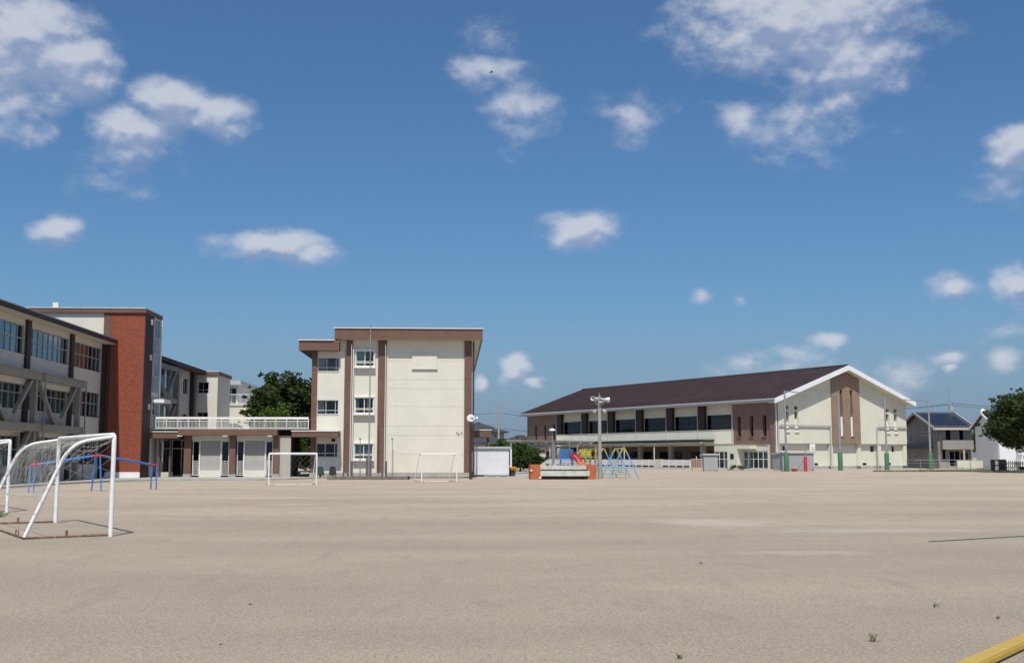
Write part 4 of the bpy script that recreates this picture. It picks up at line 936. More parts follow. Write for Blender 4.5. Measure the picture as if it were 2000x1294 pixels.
for z in (.66, .36): MB().tube([(-.75, 0, z), (.95, 0, z)], .03, 8).build('rail', 'green_paint', GR, True)
GR2 = thing('guard_frame', 'low green pipe guard frame beside the brick end of the trough', 'guard rail', (10.95, 82.6, 0), R(80))
for x in (-.9, .9): MB().tube([(x, 0, 0), (x, 0, .68)], .035, 8).build('post', 'green_paint', GR2, True)
for z in (.66, .36): MB().tube([(-.9, 0, z), (.9, 0, z)], .03, 8).build('rail', 'green_paint', GR2, True)
SLD = thing('slide', 'playground slide with red, orange and magenta chute and blue side panels', 'slide', (8.9, 87.5, 0))
MB().box(-.45, .55, -.1, .9, 1.28, 1.36).build('platform', 'blue_dull', SLD)
for x in (-.42, .5):
    for y in (-.05, .85): MB().tube([(x, y, 0), (x, y, 2.2)], .035, 8).build('post', 'blue_paint', SLD, True)
for i in range(4): MB().box(-.40+i*.2, -.40+i*.2+.18, -.12, -.08, 1.45, 2.2).build('side_panel', 'blue_dull', SLD)
MB().box(-.42, .52, -.12, -.07, 1.28, 1.42).build('side_rail', 'sky_blue_paint', SLD)
ch = [(.45, 0, 1.75), (.7, -.35, 1.45), (.95, -.75, 1.12), (1.2, -1.15, .78), (1.45, -1.55, .45), (1.75, -2.0, .3)]
for i, m in enumerate(('red_paint', 'red_paint', 'orange_paint', 'magenta_paint', 'magenta_paint')):
    p, q = Vector(ch[i]), Vector(ch[i+1]); n = Vector((.55, .6, 0)).normalized()*.28
    for s in (-1, 1): MB().hull2([p+n*s-Vector((0, 0, .06)), p+n*s*1.12-Vector((0, 0, .06)), p+n*s*1.12+Vector((0, 0, .26)), p+n*s+Vector((0, 0, .26))], [q+n*s-Vector((0, 0, .06)), q+n*s*1.12-Vector((0, 0, .06)), q+n*s*1.12+Vector((0, 0, .26)), q+n*s+Vector((0, 0, .26))]).build('chute_side', m, SLD)
    MB().hull2([p-n, p+n, p+n-Vector((0, 0, .05)), p-n-Vector((0, 0, .05))], [q-n, q+n, q+n-Vector((0, 0, .05)), q-n-Vector((0, 0, .05))]).build('chute_floor', 'galv', SLD)
for i in (2, 4): MB().tube([ch[i], (ch[i][0], ch[i][1], 0)], .03, 6).build('chute_leg', 'steel_grey', SLD, True)
for i in range(6): MB().tube([(-.42, .85+.12*(5-i), .22*(i+1)), (.5, .85+.12*(5-i), .22*(i+1))], .018, 6).build('rung', 'steel_grey', SLD, True)
for x in (-.42, .5): MB().tube([(x, 1.57, 0), (x, .85, 1.35)], .025, 6).build('ladder_side', 'steel_grey', SLD, True)
JG = thing('climbing_frame', 'yellow pipe climbing frame between the slide and the swings', 'climbing frame', (10.25, 89.6, 0))
for i in range(5):
    for j in range(3): MB().tube([(i*.42, j*.5, 0), (i*.42, j*.5, 2.2 if i < 3 else 1.9)], .03, 6).build('upright', 'yellow_paint', JG, True)
for k in range(1, 5):
    for j in range(3): MB().tube([(0, j*.5, k*.5+.05), (1.68, j*.5, k*.5+.05)], .026, 6).build('rail', 'yellow_paint', JG, True)
    for i in range(5): MB().tube([(i*.42, 0, k*.45+.1), (i*.42, 1, k*.45+.1)], .026, 6).build('cross_rail', 'yellow_paint', JG, True)
for i in range(2): MB().box(i*.42+.04, i*.42+.38, -.035, -.01, 1.62, 2.1).build('panel', 'yellow_paint', JG)

# ------------------------------------------------------------------ blue arched overhead ladder
AL = thing('overhead_ladder', 'blue arched overhead ladder with red joints behind the goal', 'climbing bars', (-18.75, 51, 0), math.atan2(4.6, 4.15))
Ltot = math.hypot(4.15, 4.6)
ARC = [(0, 1.22), (Ltot*.51, 1.66), (Ltot, 1.18)]
for s in (-.2, .2):
    for (a, b) in zip(ARC, ARC[1:]): MB().tube([(a[0], s, a[1]), (b[0], s, b[1])], .036, 8).build('side_rail', 'blue_paint', AL, True)
    for (x, z) in ARC:
        sp = .28 if x in (0, Ltot) else .52
        MB().tube([(x, s, z), (x, s*sp/.2*.8, 0)], .034, 8).build('leg', 'blue_paint', AL, True)
    for k, (x, z) in enumerate(ARC):
        d = .3; sl_ = (.44/(Ltot*.51)); p = (x-d if k else x-.03, s, z-(sl_*d if k == 1 else 0)+(.03 if k == 2 else 0)); q = (x+d if k < 2 else x+.03, s, z+(sl_*d if k == 0 else 0)-(sl_*d if k == 1 else 0))
        MB().tube([p, (x, s, z), q], .046, 8).build('joint', 'red_paint', AL, True)
for i in range(1, 19):
    x = Ltot*i/19; z = 1.22+.44*x/(Ltot*.51) if x < Ltot*.51 else 1.66-.48*(x-Ltot*.51)/(Ltot*.49)
    MB().tube([(x, -.2, z), (x, .2, z)], .016, 6).build('rung', 'blue_paint', AL, True)

# ------------------------------------------------------------------ soccer goals
def net(mb, fn, nu, nv, r=.0036, jit=.015):
    P = {}
    for i in range(nu+1):
        for j in range(nv+1):
            P[i, j] = Vector(fn(i/nu, j/nv))+Vector((random.uniform(-jit, jit), random.uniform(-jit, jit), random.uniform(-jit, jit)))
    for i in range(nu):
        for j in range(nv):
            a, b, c, d = P[i, j], P[i+1, j], P[i, j+1], P[i+1, j+1]
            m = (a+b+c+d)/4
            if (i+j) % 2 == 0: mb.tube([a, d], r, 3, cap=False)
            else: mb.tube([b, c], r, 3, cap=False)
def big_goal(label, loc, rz, W, H, D):
    t = thing('soccer_goal', label, 'soccer goal', loc, rz, 'large white soccer goals')
    r = .047
    MB().tube(rounded([(0, 0, 0), (0, 0, H), (W, 0, H), (W, 0, 0)], .13, 7), r, 12).build('front_frame', 'white_paint', t, True)
    for x in (0, W):
        MB().tube(rounded([(x, .02, H-.04), (x, D*.52, H-.17), (x, D, .04)], .42, 8), .036, 10).build('side_bar', 'white_chipped', t, True)
        MB().tube([(x, 0, .03), (x, D, .03)], .02, 8).build('ground_bar', 'rusty', t, True)
        MB().bar((x, D*.52, .03), (x, D*.52, .15), .015, .05).build('anchor_pin', 'rusty', t)
    MB().tube([(0, D, .03), (W, D, .03)], .02, 8).build('ground_bar', 'rusty', t, True)
    for x in (.55, W-.7): MB().tube(rounded([(x, D+.02, 0), (x, D+.02, .14), (x+.28, D+.02, .14), (x+.28, D+.02, 0)], .03), .012, 6).build('anchor_staple', 'rusty', t, True)
    def prof(v):                                 # along the side bar from the crossbar down the slope
        s = v*1.62
        if s < .8: return (.04+s*1.05, H-.06-.13*s)
        q = (s-.8)/.82; return (.88+q*.5, (H-.17)-q*1.05)
    n_ = MB()
    def roofback(u, v):
        y, z = prof(v); sag = .13*math.sin(math.pi*u)*min(1, v*2)+.05*math.sin(u*9)*v
        return (.03+u*(W-.06), y-(.22*math.sin(math.pi*u)*(v > .5)*(v-.5)), z-sag)
    net(n_, roofback, int(W/.12), 15, .0029)
    for x in (0, W):
        def side(u, v, x=x):
            y, z = prof(min(1, u)); bot = 1.92-1.0*max(0, u-.12) if True else 0
            zb = min(z-.02, H-.12-1.10*u)
            return (x+(.05*math.sin(u*7+v*4)), y, z+(zb-z)*v)
        net(n_, side, 18, 7, .0032)
        def drop(u, v, x=x):                     # thin single cords that hang in the mouth side
            return (x+.02*math.sin(v*6), .05+u*D*.55, (H-.2)+(1.15-(H-.2))*v-(.18*u))
        net(n_, drop, 4, 5, .0022)
    tag(n_.build('net', 'net_cord', t, recalc=False), kind='stuff')
    ep = [(.1+u*.25*(W-.2), prof(1)[0]+.03*math.sin(u*5), prof(1)[1]-.05*math.sin(u*7)) for u in range(5)]
    MB().tube(catmull(ep), .012, 5).build('net_hem', 'net_cord', t)
    return t
big_goal('white soccer goal with net and rusty ground bars, standing whole on the gravel', (-6.9, 23.15, 0), R(120), 5.5, 2.04, 1.62)
big_goal('white soccer goal behind the other, cut off by the picture edge', (-12.87, 33.2, 0), R(122), 5.5, 2.06, 1.62)
HN = MB()
def heap(u, v): return (u*3.4+.3*math.sin(v*7), v*.55+.12*math.sin(u*11)+.1*math.sin(u*5), .02+.10*abs(math.sin(u*9+v*5))*math.sin(math.pi*v)+.04*random.random())
net(HN, heap, 60, 14, .009, .05)
hn = HN.build('net_heap', 'net_green', recalc=False); hn.location = (-15.2, 31.8, 0); hn.rotation_euler = (0, 0, R(-22)); tag(hn, 'dark green net lying in a heap on the gravel', 'net')

def small_goal(label, loc, rz, W, H, D, sk=0.):
    t = thing('small_goal', label, 'soccer goal', loc, rz, 'small white goals before the school')
    MB().tube(rounded([(0, 0, 0), (0, 0, H), (W, 0, H), (W, 0, 0)], .06, 4), .042, 10).build('front_frame', 'white_paint', t, True)
    for x in (0, W):
        MB().tube(rounded([(x, 0, H-.03), (x+sk*.35, D*.45, H-.06), (x+sk, D, .02)], .15), .026, 8).build('side_bar', 'white_chipped', t, True)
        MB().tube([(x, 0, .025), (x+sk, D, .025)], .02, 6).build('ground_bar', 'rusty', t, True)
    MB().tube([(sk, D, .025), (W+sk, D, .025)], .02, 6).build('ground_bar', 'white_chipped', t, True)
    MB().tube([(sk*.35, D*.45, H-.06), (W+sk*.35, D*.45, H-.06)], .018, 6).build('rear_bar', 'white_chipped', t, True)
    n_ = MB(); net(n_, lambda u, v: (u*W+sk*(.35+.65*v), D*(.45+.55*v)-.08*math.sin(math.pi*u), (H-.08)*(1-v)+.03), int(W/.16), 10, .002)
    tag(n_.build('net', 'net_cord', t, recalc=False), kind='stuff')
small_goal('small white goal before the rolling shutters and passage', (-10.42, 64.1, 0), R(0), 2.68, 1.78, .95, -.35)
small_goal('small white goal before the wide cream wall', (-1.98, 71.4, 0), R(0), 2.22, 1.76, .8, -.5)

# ------------------------------------------------------------------ yellow balance beam in the right foreground
YB = thing('balance_beam', 'yellow painted balance beam lying low on the gravel', 'balance beam', (3.73, 8.33, 0), R(47.7))
bm_ = bmesh.new(); bmesh.ops.create_cube(bm_, size=1)
for v in bm_.verts: v.co = Vector((v.co.x*5+1.6, v.co.y*.157-.079, v.co.z*.06+.042))
bmesh.ops.bevel(bm_, geom=bm_.edges[:], offset=.012, segments=2, affect='EDGES')
me = bpy.data.meshes.new('beam'); bm_.to_mesh(me); bm_.free(); me.materials.append(MATS['yellow_beam']); bo = bpy.data.objects.new('beam', me); COL.objects.link(bo); bo.parent = YB
for x in (-.6, 1.6, 3.8): MB().box(x-.2, x+.2, -.15, -.008, 0, .0115).build('foot', 'yellow_beam', YB)

# rope line, weeds, stones
span((8.96, 20.79, .012), (12.6, 22.7, .012), .0, .012, 'ground_rope', 'rope', 'thin green rope lying straight on the gravel field', 'rope')
def tuft(label, x, y, s, n):
    m = MB()
    for i in range(n):
        a = random.uniform(0, 6.28); l = s*random.uniform(.5, 1.1); lean = random.uniform(.3, 1.0); w = .006
        d = Vector((math.cos(a), math.sin(a), 0)); p = Vector((random.uniform(-.02, .02), random.uniform(-.02, .02), 0)); sd_ = Vector((-d.y, d.x, 0))*w
        q = p+d*l*lean*.45+Vector((0, 0, l*.6)); e = p+d*l*lean+Vector((0, 0, l*.8*(1-lean*.4)))
        m.add([p-sd_, p+sd_, q+sd_*.8, q-sd_*.8, e], [(0, 1, 2, 3), (3, 2, 4)])
    o = m.build('weed_tuft', 'grass_weed', recalc=False); o.location = (x, y, 0); tag(o, label, 'weed', 'weed tufts in the gravel')
tuft('larger weed tuft sprouting from bare gravel near the yellow beam', 3.65, 9.74, .13, 13)
tuft('small green weed tuft in the gravel beyond the yellow beam', 5.17, 11.88, .09, 10)
tuft('tiny dark weed tuft close beside the yellow beam', 5.40, 11.0, .05, 8)
tuft('small weed sprig at the bottom edge of the gravel', 1.82, 9.02, .07, 10)
def stone(label, x, y, s):
    m = MB(); m.lathe([(0, 0), (s, .1*s), (s*1.05, s*.35), (s*.6, s*.7), (0, s*.8)], n=7); o = m.build('pebble', 'stone_dark', None, True); o.location = (x, y, 0); o.rotation_euler = (0, 0, random.random()*6); o.scale = (1.2, .9, 1); tag(o, label, 'pebble')
stone('lone dark pebble on the open gravel field', 3.73, 16.83, .025); stone('small dark pebble on the gravel before the soccer goal', -1.98, 9.88, .014); stone('small dark pebble on the gravel left of centre', -2.2, 12.5, .016)

# ------------------------------------------------------------------ right side: fences, gate, houses, van
FE2 = thing('panel_fence', 'low fence of two cream panels on a green kerb', 'fence', (54.5, 118.5, 0), world=True)
for a, b in ((54.55, 55.95), (56.03, 57.4)):
    MB().box(a, b, 118.5, 118.56, .36, 1.17).build('panel', 'cream_gym', FE2)
for x in (54.5, 55.99, 57.45): MB().box(x-.03, x+.03, 118.57, 118.63, 0, 1.2).build('post', 'steel_grey', FE2)
MB().tube([(50.0, 118.6, 1.22), (58, 118.6, 1.22)], .02, 6).build('top_rail', 'steel_grey', FE2, True)
WF = thing('wire_fence', 'see through wire fence before the grey house', 'fence', (48, 124, 0), world=True)
for i in range(8): MB().tube([(52.5+i*1.6, 127+i*.0, 0), (52.5+i*1.6, 127, 1.25)], .03, 6).build('post', 'steel_grey', WF, True)
for z in (.1, .45, .8, 1.22): MB().tube([(52.5, 127, z), (63.7, 127, z)], .012, 5).build('wire', 'steel_grey', WF)
GT = thing('folding_gate', 'black accordion folding gate with its thick end post', 'gate', (58.3, 117.2, 0), world=True)
for a, b, z in ((57.75, 58.1, 1.28), (58.62, 59.32, 1.30)): MB().box(a, b, 117.2, 117.55, 0, z).build('gate_post', 'black_steel', GT)
MB().box(58.1, 58.62, 117.25, 117.4, .6, .72).build('gate_bar', 'black_steel', GT); MB().box(58.1, 58.62, 117.25, 117.4, 1.14, 1.26).build('gate_bar', 'black_steel', GT)
for i in range(16):
    x = 59.4+i*.22; MB().box(x-.022, x+.022, 117.25, 117.31, .08, 1.15).build('upright', 'black_steel', GT)
    MB().bar((x, 117.33, .25), (x+.22, 117.33, .62), .02, .035).build('scissor_bar', 'black_steel', GT); MB().bar((x, 117.36, .62), (x+.22, 117.36, .25), .02, .035).build('scissor_bar', 'black_steel', GT)
    MB().bar((x, 117.33, .68), (x+.22, 117.33, 1.05), .02, .035).build('scissor_bar', 'black_steel', GT); MB().bar((x, 117.36, 1.05), (x+.22, 117.36, .68), .02, .035).build('scissor_bar', 'black_steel', GT)

# grass strip along the far edge
def grass_strip(name, pts, n, h, m='grass_weed'):
    mb = MB()
    for i in range(n):
        k = random.randrange(len(pts)); (x0, x1, y0, y1) = pts[k]
        p = Vector((random.uniform(x0, x1), random.uniform(y0, y1), 0)); a = random.uniform(0, 6.28); w = Vector((math.cos(a), math.sin(a), 0))*.03; hh = h*random.uniform(.4, 1.1); d = Vector((random.uniform(-.5, .5), random.uniform(-.5, .5), 1))*hh
        mb.add([p-w, p+w, p+d], [(0, 1, 2)])
    o = mb.build(name, m, recalc=False); tag(o, 'low weeds and grass along the far edge of the field', 'grass', kind='stuff')
grass_strip('grass', [(45, 70, 116.4, 118.4), (50, 60, 117.6, 118.4), (60, 70, 116.4, 117.1)], 9000, .22)
GS = thing('grey_house', 'grey two storey house with dark solar roof beside the gymnasium', 'house', (64.6, 145.9, 0), R(-3))
# local: x along the front, y back
HW, HD = 4.4, 13.0
MB().wall(0, HW, 0, 5.5, .2, F_front(0), [(.55, 1.05, 1.2, 2.6), (1.5, 2.9, .3, 2.35), (3.0, 4.0, .2, 2.1), (1.1, 1.85, 3.6, 5.2), (2.9, 3.55, 3.6, 5.2)]).build('front_wall', 'house_grey', GS)
def gab(x0, x1): return None
pl = [(0, 0), (HD, 0), (HD, 5.5), (HD/2, 7.55), (0, 5.5)]
MB().hull2([(-.001, y, z) for y, z in pl], [(.2, y, z) for y, z in pl]).build('gable_wall', 'house_grey', GS); MB().hull2([(HW, y, z) for y, z in pl], [(HW+.2, y, z) for y, z in pl]).build('gable_wall', 'house_grey', GS)
MB().box(.2, HW, HD-.2, HD, 0, 5.5).build('rear_wall', 'house_grey', GS)
for s in (0, 1):
    y0, y1 = (-.75, HD/2) if s == 0 else (HD+.75, HD/2); zz = 5.5-.75*2.05/(HD/2)
    A = [(y0, zz), (y1, 7.55+.0), (y1, 7.75), (y0, zz+.2)]
    MB().hull2([(-.7, y, z) for y, z in A], [(HW+.5, y, z) for y, z in A]).build('roof_slope', 'roof_slate', GS)
    B = [(y0, zz-.12), (y1, 7.45), (y1, 7.78), (y0, zz+.22)]
    for x in (-.8, HW+.5): MB().hull2([(x, y, z) for y, z in B], [(x+.1, y, z) for y, z in B]).build('barge_board', 'house_beige', GS)
for i in range(4):
    for j in range(3):
        y0 = .2+j*1.75; y1 = y0+1.7; x0 = -.2+i*1.1; f_ = lambda y: 5.5+2.05*y/(HD/2)+.235
        MB().hull2([(x0, y0, f_(y0)), (x0+1.07, y0, f_(y0)), (x0+1.07, y0, f_(y0)+.04), (x0, y0, f_(y0)+.04)], [(x0, y1, f_(y1)), (x0+1.07, y1, f_(y1)), (x0+1.07, y1, f_(y1)+.04), (x0, y1, f_(y1)+.04)]).build('solar_panel', 'solar', GS)
MB().box(-.7, HW+.5, -.9, -.76, 5.12, 5.4).build('gutter', 'house_beige', GS)
FH = F_front(0); FHL = lambda u, w, z: (-w, u, z)
window(GS, FH, .55, 1.05, 1.2, 2.6, -.03, 1, (), 'alu', 'glass_dark'); window(GS, FH, 1.5, 2.9, .3, 2.35, -.05, 2, (), 'alu', 'glass_dark', curtain=[(.2, .5, 'curtain_white')])
window(GS, FH, 1.1, 1.85, 3.6, 5.2, -.05, 1, (), 'alu', 'glass_dark'); window(GS, FH, 2.9, 3.55, 3.6, 5.2, -.05, 1, (), 'alu', 'glass_dark'); MB().box(3.0, 4.0, -.12, -.06, .2, 2.1, FH).build('front_door', 'brown_dark', GS)
MB().box(.3, HW, .003, 1.0, 2.55, 2.75, FH).build('balcony_floor', 'house_grey', GS); MB().box(.3, HW, .9, 1.0, 2.751, 3.75, FH).build('balcony_wall', 'house_grey', GS)
for x in (.3, HW-.1): MB().box(x, x+.1, .01, .899, 2.751, 3.75, FH).build('balcony_side', 'house_grey', GS)
MB().box(3.0, 3.2, .75, .95, 0, 2.55, FH).build('porch_post', 'house_beige', GS)
for (a, b, z0, z1) in ((9.2, 10.4, 3.6, 4.9), (4.6, 5.8, 4.5, 5.0), (2.6, 3.8, 4.5, 5.0), (7.5, 8.6, .9, 2.0)): window(GS, FHL, a, b, z0, z1, .06, 2, (), 'alu', 'glass_dark')
MB().box(1.6, 12.6, .06, .9, 2.7, 2.9, FHL).build('side_awning', 'roof_slate', GS)

WH = thing('white_house', 'white two storey house with dark roof behind the right tree', 'house', (66.35, 133.0, 0), R(-3))
hw, hd = 11, 6.4
MB().wall(0, hw, 0, 5.3, .2, FH, [(3.0, 4.2, 0.05, 2.4), (5.2, 6.2, .1, 2.3), (7.4, 8.2, 1.5, 2.2)]).build('front_wall', 'house_white', WH)
pl = [(0, 0), (hd, 0), (hd, 5.3), (hd/2, 6.9), (0, 5.3)]
for x in (0, hw-.2): MB().hull2([(x-.002, y, z) for y, z in pl], [(x+.2, y, z) for y, z in pl]).build('gable_wall', 'house_white', WH)
for s in (0, 1):
    y0, y1 = (-.6, hd/2) if s == 0 else (hd+.6, hd/2); zz = 5.3-.6*1.6/(hd/2); A = [(y0, zz), (y1, 6.9), (y1, 7.1), (y0, zz+.2)]; B = [(y0, zz-.08), (y1, 6.8), (y1, 7.15), (y0, zz+.25)]
    MB().hull2([(-.5, y, z) for y, z in A], [(hw+.5, y, z) for y, z in A]).build('roof_slope', 'roof_slate', WH); MB().hull2([(-.62, y, z) for y, z in B], [(-.5, y, z) for y, z in B]).build('barge_board', 'house_white', WH)
MB().box(2.2, 7.2, .003, 1.6, 2.55, 3.4, FH).build('porch_roof', 'house_white', WH); MB().box(2.2, 2.5, 1.2, 1.5, 0, 2.55, FH).build('porch_post', 'house_white', WH)
window(WH, FH, 5.2, 6.2, .1, 2.3, -.05, 2, (), 'alu', 'glass_dark'); window(WH, FH, 7.4, 8.2, 1.5, 2.2, -.05, 2, (), 'alu', 'glass_dark'); MB().box(3.0, 4.2, -.15, -.06, .05, 2.4, FH).build('front_door', 'house_grey', WH)
MB().lathe([(0, .0), (.2, .04), (.24, .08), (.19, .05), (0, .02)], (-.3, hd/2-.2, 7.35), (-.6, -.8, .3), 16).build('satellite_dish', 'lamp_white', WH, True); MB().tube([(-.2, hd/2, 7.05), (-.25, hd/2-.1, 7.35)], .03, 6).build('dish_mount', 'steel_grey', WH)

VN = thing('parked_van', 'white van parked behind the folding gate', 'van', (65.4, 126.5, 0), R(-4))
prof = [(0, .45), (0, 1.0), (.12, 1.25), (.25, 1.88), (.5, 1.96), (3.0, 1.98), (3.5, 1.35), (4.1, 1.1), (4.2, .8), (4.2, .45)]
MB().hull2([(x, -.8, z) for x, z in prof], [(x, .8, z) for x, z in prof]).build('body', 'car_white', VN)
for a, b in ((.35, 1.25), (1.4, 2.3), (2.4, 3.05)): MB().box(a, b, -.815, -.805, 1.3, 1.75).build('side_window', 'glass_dark', VN); MB().box(a, b, -.806, -.801, 1.3, 1.75).build('window_seal', 'tyre', VN)
for x in (.8, 3.4):
    for s in (-1, 1): w_ = MB().lathe([(.1, -.1), (.28, -.1), (.32, -.06), (.32, .06), (.28, .1), (.1, .1)], (x, s*.75, .32), (0, 1, 0), 18).build('wheel', 'tyre', VN, True); MB().lathe([(0, -.02), (.18, -.02), (.2, .02), (0, .03)], (x, s*.85, .32), (0, s, 0), 14).build('rim', 'alu', w_, True)
MB().box(4.19, 4.24, -.75, .75, .42, .6).build('bumper', 'plastic_dark', VN)

# houses between the block and the gym
def hip_house(label, x, y, w, d, h, rh, rz, wall='house_beige'):
    t = thing('tiled_house', label, 'house', (x, y, 0), rz, 'tiled houses behind the school')
    MB().box(-w/2, w/2, -d/2, d/2, 0, h).build('wall', wall, t)
    o = .6; A = [(-w/2-o, -d/2-o, h), (w/2+o, -d/2-o, h), (w/2+o, d/2+o, h), (-w/2-o, d/2+o, h)]; k = max(.3, w/2-d/2)
    m = MB(); m.add([(p[0], p[1], h-.12) for p in A]+A+[(-k, 0, h+rh), (k, 0, h+rh)], [(0, 3, 2, 1), (0, 1, 5, 4), (1, 2, 6, 5), (2, 3, 7, 6), (3, 0, 4, 7), (4, 5, 9, 8), (5, 6, 9), (6, 7, 8, 9), (7, 4, 8)]); m.build('roof', 'roof_tile', t)
    MB().tube([(-k, 0, h+rh+.05), (k, 0, h+rh+.05)], .14, 6).build('ridge_tiles', 'roof_tile', t, True)
    for a in (-w/4, w/4): window(t, F_front(-d/2), a-.8, a+.8, h-1.9, h-.7, .05, 2, (), 'alu', 'glass_dark')
    return t
hip_house('dark tiled hip roof house with upper floor behind the white shed', 3.4, 152, 6.4, 6, 4.9, 1.25, R(4))
hip_house('wide dark tiled lower roof in front of the hip roof house', 3.0, 146, 9.5, 6, 3.3, 1.25, R(2))
hip_house('low dark tiled roof beside the left end of the gymnasium', 9.6, 160, 7.2, 6, 3.1, 1.5, R(-3))
t = thing('roof_antenna', 'white dish antenna on a short mast above the tiled roof', 'antenna', (3.2, 151.8, 6.1)); MB().tube([(0, 0, 0), (0, 0, .7)], .03, 6).build('mast', 'steel_grey', t); MB().lathe([(0, 0), (.13, .03), (.15, .06), (0, .02)], (0, -.05, .75), (0, -1, .3), 14).build('dish', 'lamp_white', t, True)

# utility poles and wires
def upole(label, x, y, h, arms):
    t = thing('utility_pole', label, 'utility pole', (x, y, 0), R(10), 'utility poles')
    MB().tube([(0, 0, 0), (0, 0, h)], .17, 10, .11).build('pole', 'pole_concrete', t, True)
    for z, w in arms:
        a_ = MB().bar((-w, 0, z), (w, 0, z), .09, .09).build('cross_arm', 'steel_grey', t)
        for k in (-.9, -.4, .4, .9): MB().lathe([(.04, 0), (.06, .06), (.03, .12), (0, .13)], (k*w, 0, z+.05), n=8).build('insulator', 'steel_grey', a_, True)
    return t
upole('slim utility pole rising behind the houses and white shed', 5.7, 140, 8.0, [(7.0, .8), (5.6, .9), (5.1, .6)])
PT = upole('utility pole with lightning rod behind the grey house', 69.2, 152, 9.3, [(8.9, .9)]); MB().tube([(0, 0, 9.2), (0, 0, 11.6)], .035, 6, .015).build('rod', 'steel_grey', PT); MB().lathe([(.0, 8.0), (.22, 8.02), (.22, 8.6), (0, 8.62)], (.32, 0, 0), n=14).build('transformer', 'grey_trim', PT, True)
for dz, off, w1, w2 in ((8.98, .5, 'upper', 'upper'), (8.75, -.4, 'lower', 'lower')):
    span((69.2+off, 152, dz), (61.0+off, 158, dz-.55), .15, .03, 'power_line', 'wire_black', w1+' black wire from the lightning rod pole to behind the gymnasium', 'cable', 'power lines at the grey house')
    span((69.2+off, 152, dz), (86+off, 150, dz-.1), .5, .03, 'power_line', 'wire_black', w2+' black wire from the lightning rod pole to behind the gate tree', 'cable', 'power lines at the grey house')
for z, w1 in ((7.05, 'upper'), (5.15, 'lower')):
    span((5.7, 140, z), (-18, 146, z-.25), .3, .022, 'power_line', 'wire_black', w1+' thin wire from the slim pole to behind the school block', 'cable', 'power lines behind the school')
    span((5.7, 140, z), (30, 170, z-.2), .5, .022, 'power_line', 'wire_black', w1+' thin wire from the slim pole to the gymnasium roof end', 'cable', 'power lines behind the school')

# ------------------------------------------------------------------ trees and shrubs
def leaves_mesh(name, m, parent, clumps, n, size, seed, flat_=.6):
    rg = np.random.default_rng(seed)
    C = np.array([c[:3] for c in clumps]); Rr = np.array([c[3:6] for c in clumps]); wts = Rr.prod(1)**.66; wts /= wts.sum()
    idx = rg.choice(len(clumps), n, p=wts)
    d = rg.normal(size=(n, 3)); d /= np.linalg.norm(d, axis=1)[:, None]; r = rg.random(n)**.42
    P = C[idx]+d*r[:, None]*Rr[idx]
    ax = rg.normal(size=(n, 3)); ax[:, 2] = ax[:, 2]*flat_; ax /= np.linalg.norm(ax, axis=1)[:, None]
    nb = rg.normal(size=(n, 3))*.7+np.array([0, 0, .8]); bx = np.cross(ax, nb); bx /= np.linalg.norm(bx, axis=1)[:, None]+1e-9
    s = size*(.6+.8*rg.random(n))[:, None]
    a = P-ax*s; b = P+bx*s*.42; c = P+ax*s; e = P-bx*s*.42
    V = np.stack([a, b, c, e], 1).reshape(-1, 3)
    me = bpy.data.meshes.new(name); me.vertices.add(4*n); me.vertices.foreach_set('co', V.astype(np.float32).ravel())
    me.loops.add(4*n); me.loops.foreach_set('vertex_index', np.arange(4*n, dtype=np.int32)); me.polygons.add(n)
    me.polygons.foreach_set('loop_start', np.arange(0, 4*n, 4, dtype=np.int32)); me.update(calc_edges=True); me.validate()
    me.materials.append(MATS[m]); o = bpy.data.objects.new(name, me); COL.objects.link(o); o.parent = parent; return o
def tree(label, x, y, h, base, rx, ry, n, seed, m='leaf_dark', size=.16, trunk=.2, lob=34, name='broadleaf_tree', group=None, droop=.5):
    t = thing(name, label, 'tree', (x, y, 0), 0, group); rg = random.Random(seed)
    tr = MB(); fork = base*.8+.3
    tr.tube(catmull([(0, 0, -.1), (.06, .03, fork*.5), (.02, -.04, fork)], 4), trunk, 9, trunk*.75); lim = MB(); cl = []
    cz_ = (h+base)/2; rz_ = (h-base)/2
    for i in range(lob):
        a = i*2.399+rg.uniform(-.3, .3); e = math.asin(max(-.85, min(.98, -.75+1.75*(i+.5)/lob))); k = rg.uniform(.72, 1.03)
        tip = Vector((rx*math.cos(e)*math.cos(a)*k, ry*math.cos(e)*math.sin(a)*k, cz_+rz_*math.sin(e)*k*.95))
        mid = Vector((tip.x*.42, tip.y*.42, fork+(tip.z-fork)*.55+.25))
        lim.tube(catmull([(0, 0, fork-.1), mid, tip], 4), trunk*.38, 5, .02)
        cr = rg.uniform(.22, .36)
        cl.append((*tip*1.0, rx*cr, ry*cr, rz_*cr*.8)); q = mid.lerp(tip, .55); cl.append((q.x, q.y, q.z, rx*cr*1.1, ry*cr*1.1, rz_*cr))
        o_ = Vector((math.cos(a), math.sin(a), rg.uniform(-.15, .55)))
        for s in range(rg.randint(2, 4)):           # twigs that break the outline
            w = tip+o_*(rx*cr*.75+min(.34, rx*.12)*s)+Vector((rg.uniform(-.25, .25), rg.uniform(-.25, .25), rg.uniform(-.25, .3))); tw = min(.30, rx*.09)*(1-.1*s); cl.append((w.x, w.y, w.z, tw, tw, tw*.62))
    tr.build('trunk', 'bark', t, True); lim.build('limbs', 'bark', t, True); leaves_mesh('crown', m, t, cl, n, size, seed)
    return t
tree('large dark green tree behind the white railed walkway', -14.7, 97, 8.7, 1.8, 2.75, 2.6, 30000, 3, 'leaf_dark', .17, .26, 40)
tree('dark tree half hidden behind the school block corner', -11.2, 102, 8.7, 1.6, 2.9, 2.6, 14000, 19, 'leaf_dark', .17, .2, 26)
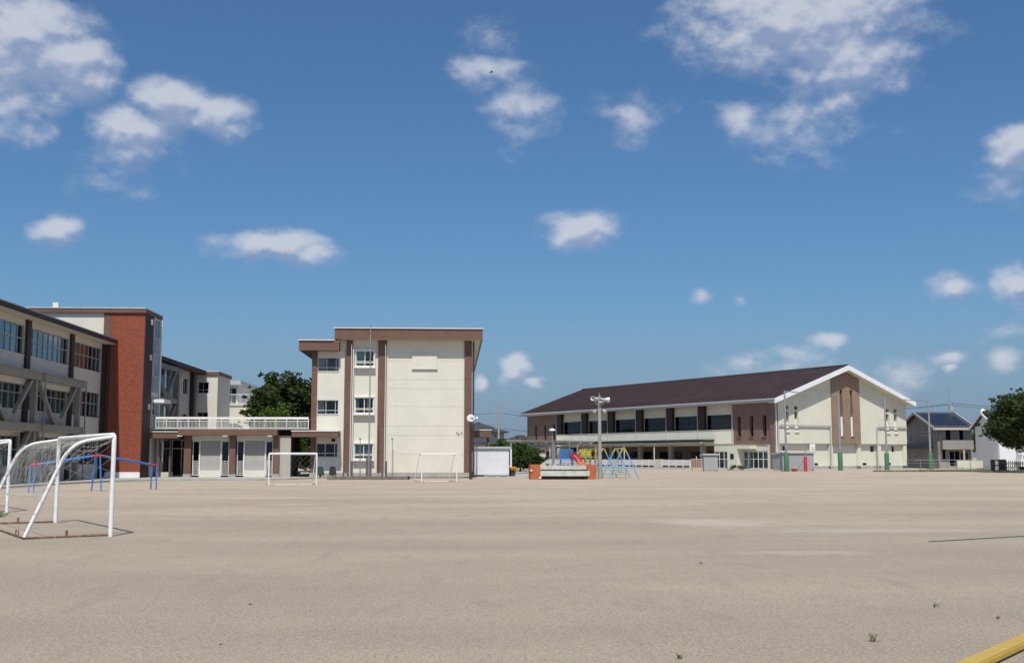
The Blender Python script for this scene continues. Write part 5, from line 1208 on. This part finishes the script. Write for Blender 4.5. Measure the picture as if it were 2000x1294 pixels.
tree('bright green bush in front of the dark tree above the railing', -14.4, 91.4, 5.9, .9, 1.6, 1.1, 9000, 5, 'leaf_bright', .09, .1, 22, 'shrub')
tree('dense dark green tree overhanging the folding gate', 58.9, 108, 8.5, 1.9, 5.0, 4.0, 60000, 8, 'leaf_dark', .17, .3, 52)
tree('green tree behind the school passage, low and wide', -11.5, 95, 4.0, .02, 2.3, 1.3, 16000, 23, 'leaf_mid', .10, .1, 18, 'shrub')
tree('tall green bush standing behind the utility pole', 6.2, 128, 3.7, .3, 2.6, 1.5, 11000, 31, 'leaf_mid', .14, .14, 22, 'shrub')
tree('green bush against the left end wall of the gymnasium', 7.3, 122, 3.2, .2, 1.3, 1.2, 8000, 37, 'leaf_mid', .12, .12, 20, 'shrub')
tree('dark evergreen bush before the low tiled roof', 8.5, 136, 2.9, .1, 2.3, 1.2, 9000, 43, 'leaf_dark', .13, .1, 18, 'shrub')
tree('dark hedge bush under the walkway canopy', 7.0, 117, 1.7, .1, 1.2, .9, 6000, 41, 'leaf_dark', .09, .08, 16, 'shrub')
for i, (x, y, h, r, l) in enumerate(((-40, 190, 8, 6, 'far tree on the horizon beyond the terrace building'), (18, 215, 5, 6, 'far low tree on the horizon beyond the gymnasium end'), (95, 190, 7, 6, 'far tree on the horizon behind the white house'), (-8, 175, 4.2, 6, 'far low tree behind the tiled houses'))):
    tree(l, x, y, h, .8, r, 3, 7000, 50+i, 'leaf_mid', .28, .2, 22)
tree('scrubby weed clump at the foot of the gymnasium corner', 32.6, 127.3, .55, .02, .9, .5, 1500, 71, 'leaf_mid', .06, .02, 10, 'shrub')

# bird in the sky
BD = thing('bird', 'tiny dark bird gliding high in front of a cloud', 'bird', (2.21, 65.93, 25.0), R(20))
MB().lathe([(0, -.12), (.02, -.09), (.03, 0), (.018, .08), (0, .13)], (0, 0, 0), (1, .1, 0), 8).build('body', 'bird_dark', BD, True)
for s in (-1, 1): MB().add([(-.05, 0, 0), (.06, 0, 0), (.03, s*.15, .03), (-.04, s*.15, .03), (-.08, s*.29, .0)], [(0, 1, 2, 3), (3, 2, 4)]).add([(-.05, 0, .008), (.06, 0, .008), (.03, s*.15, .038), (-.04, s*.15, .038), (-.08, s*.29, .008)], [(3, 2, 1, 0), (4, 2, 3)]).build('wing', 'bird_dark', BD, recalc=False)
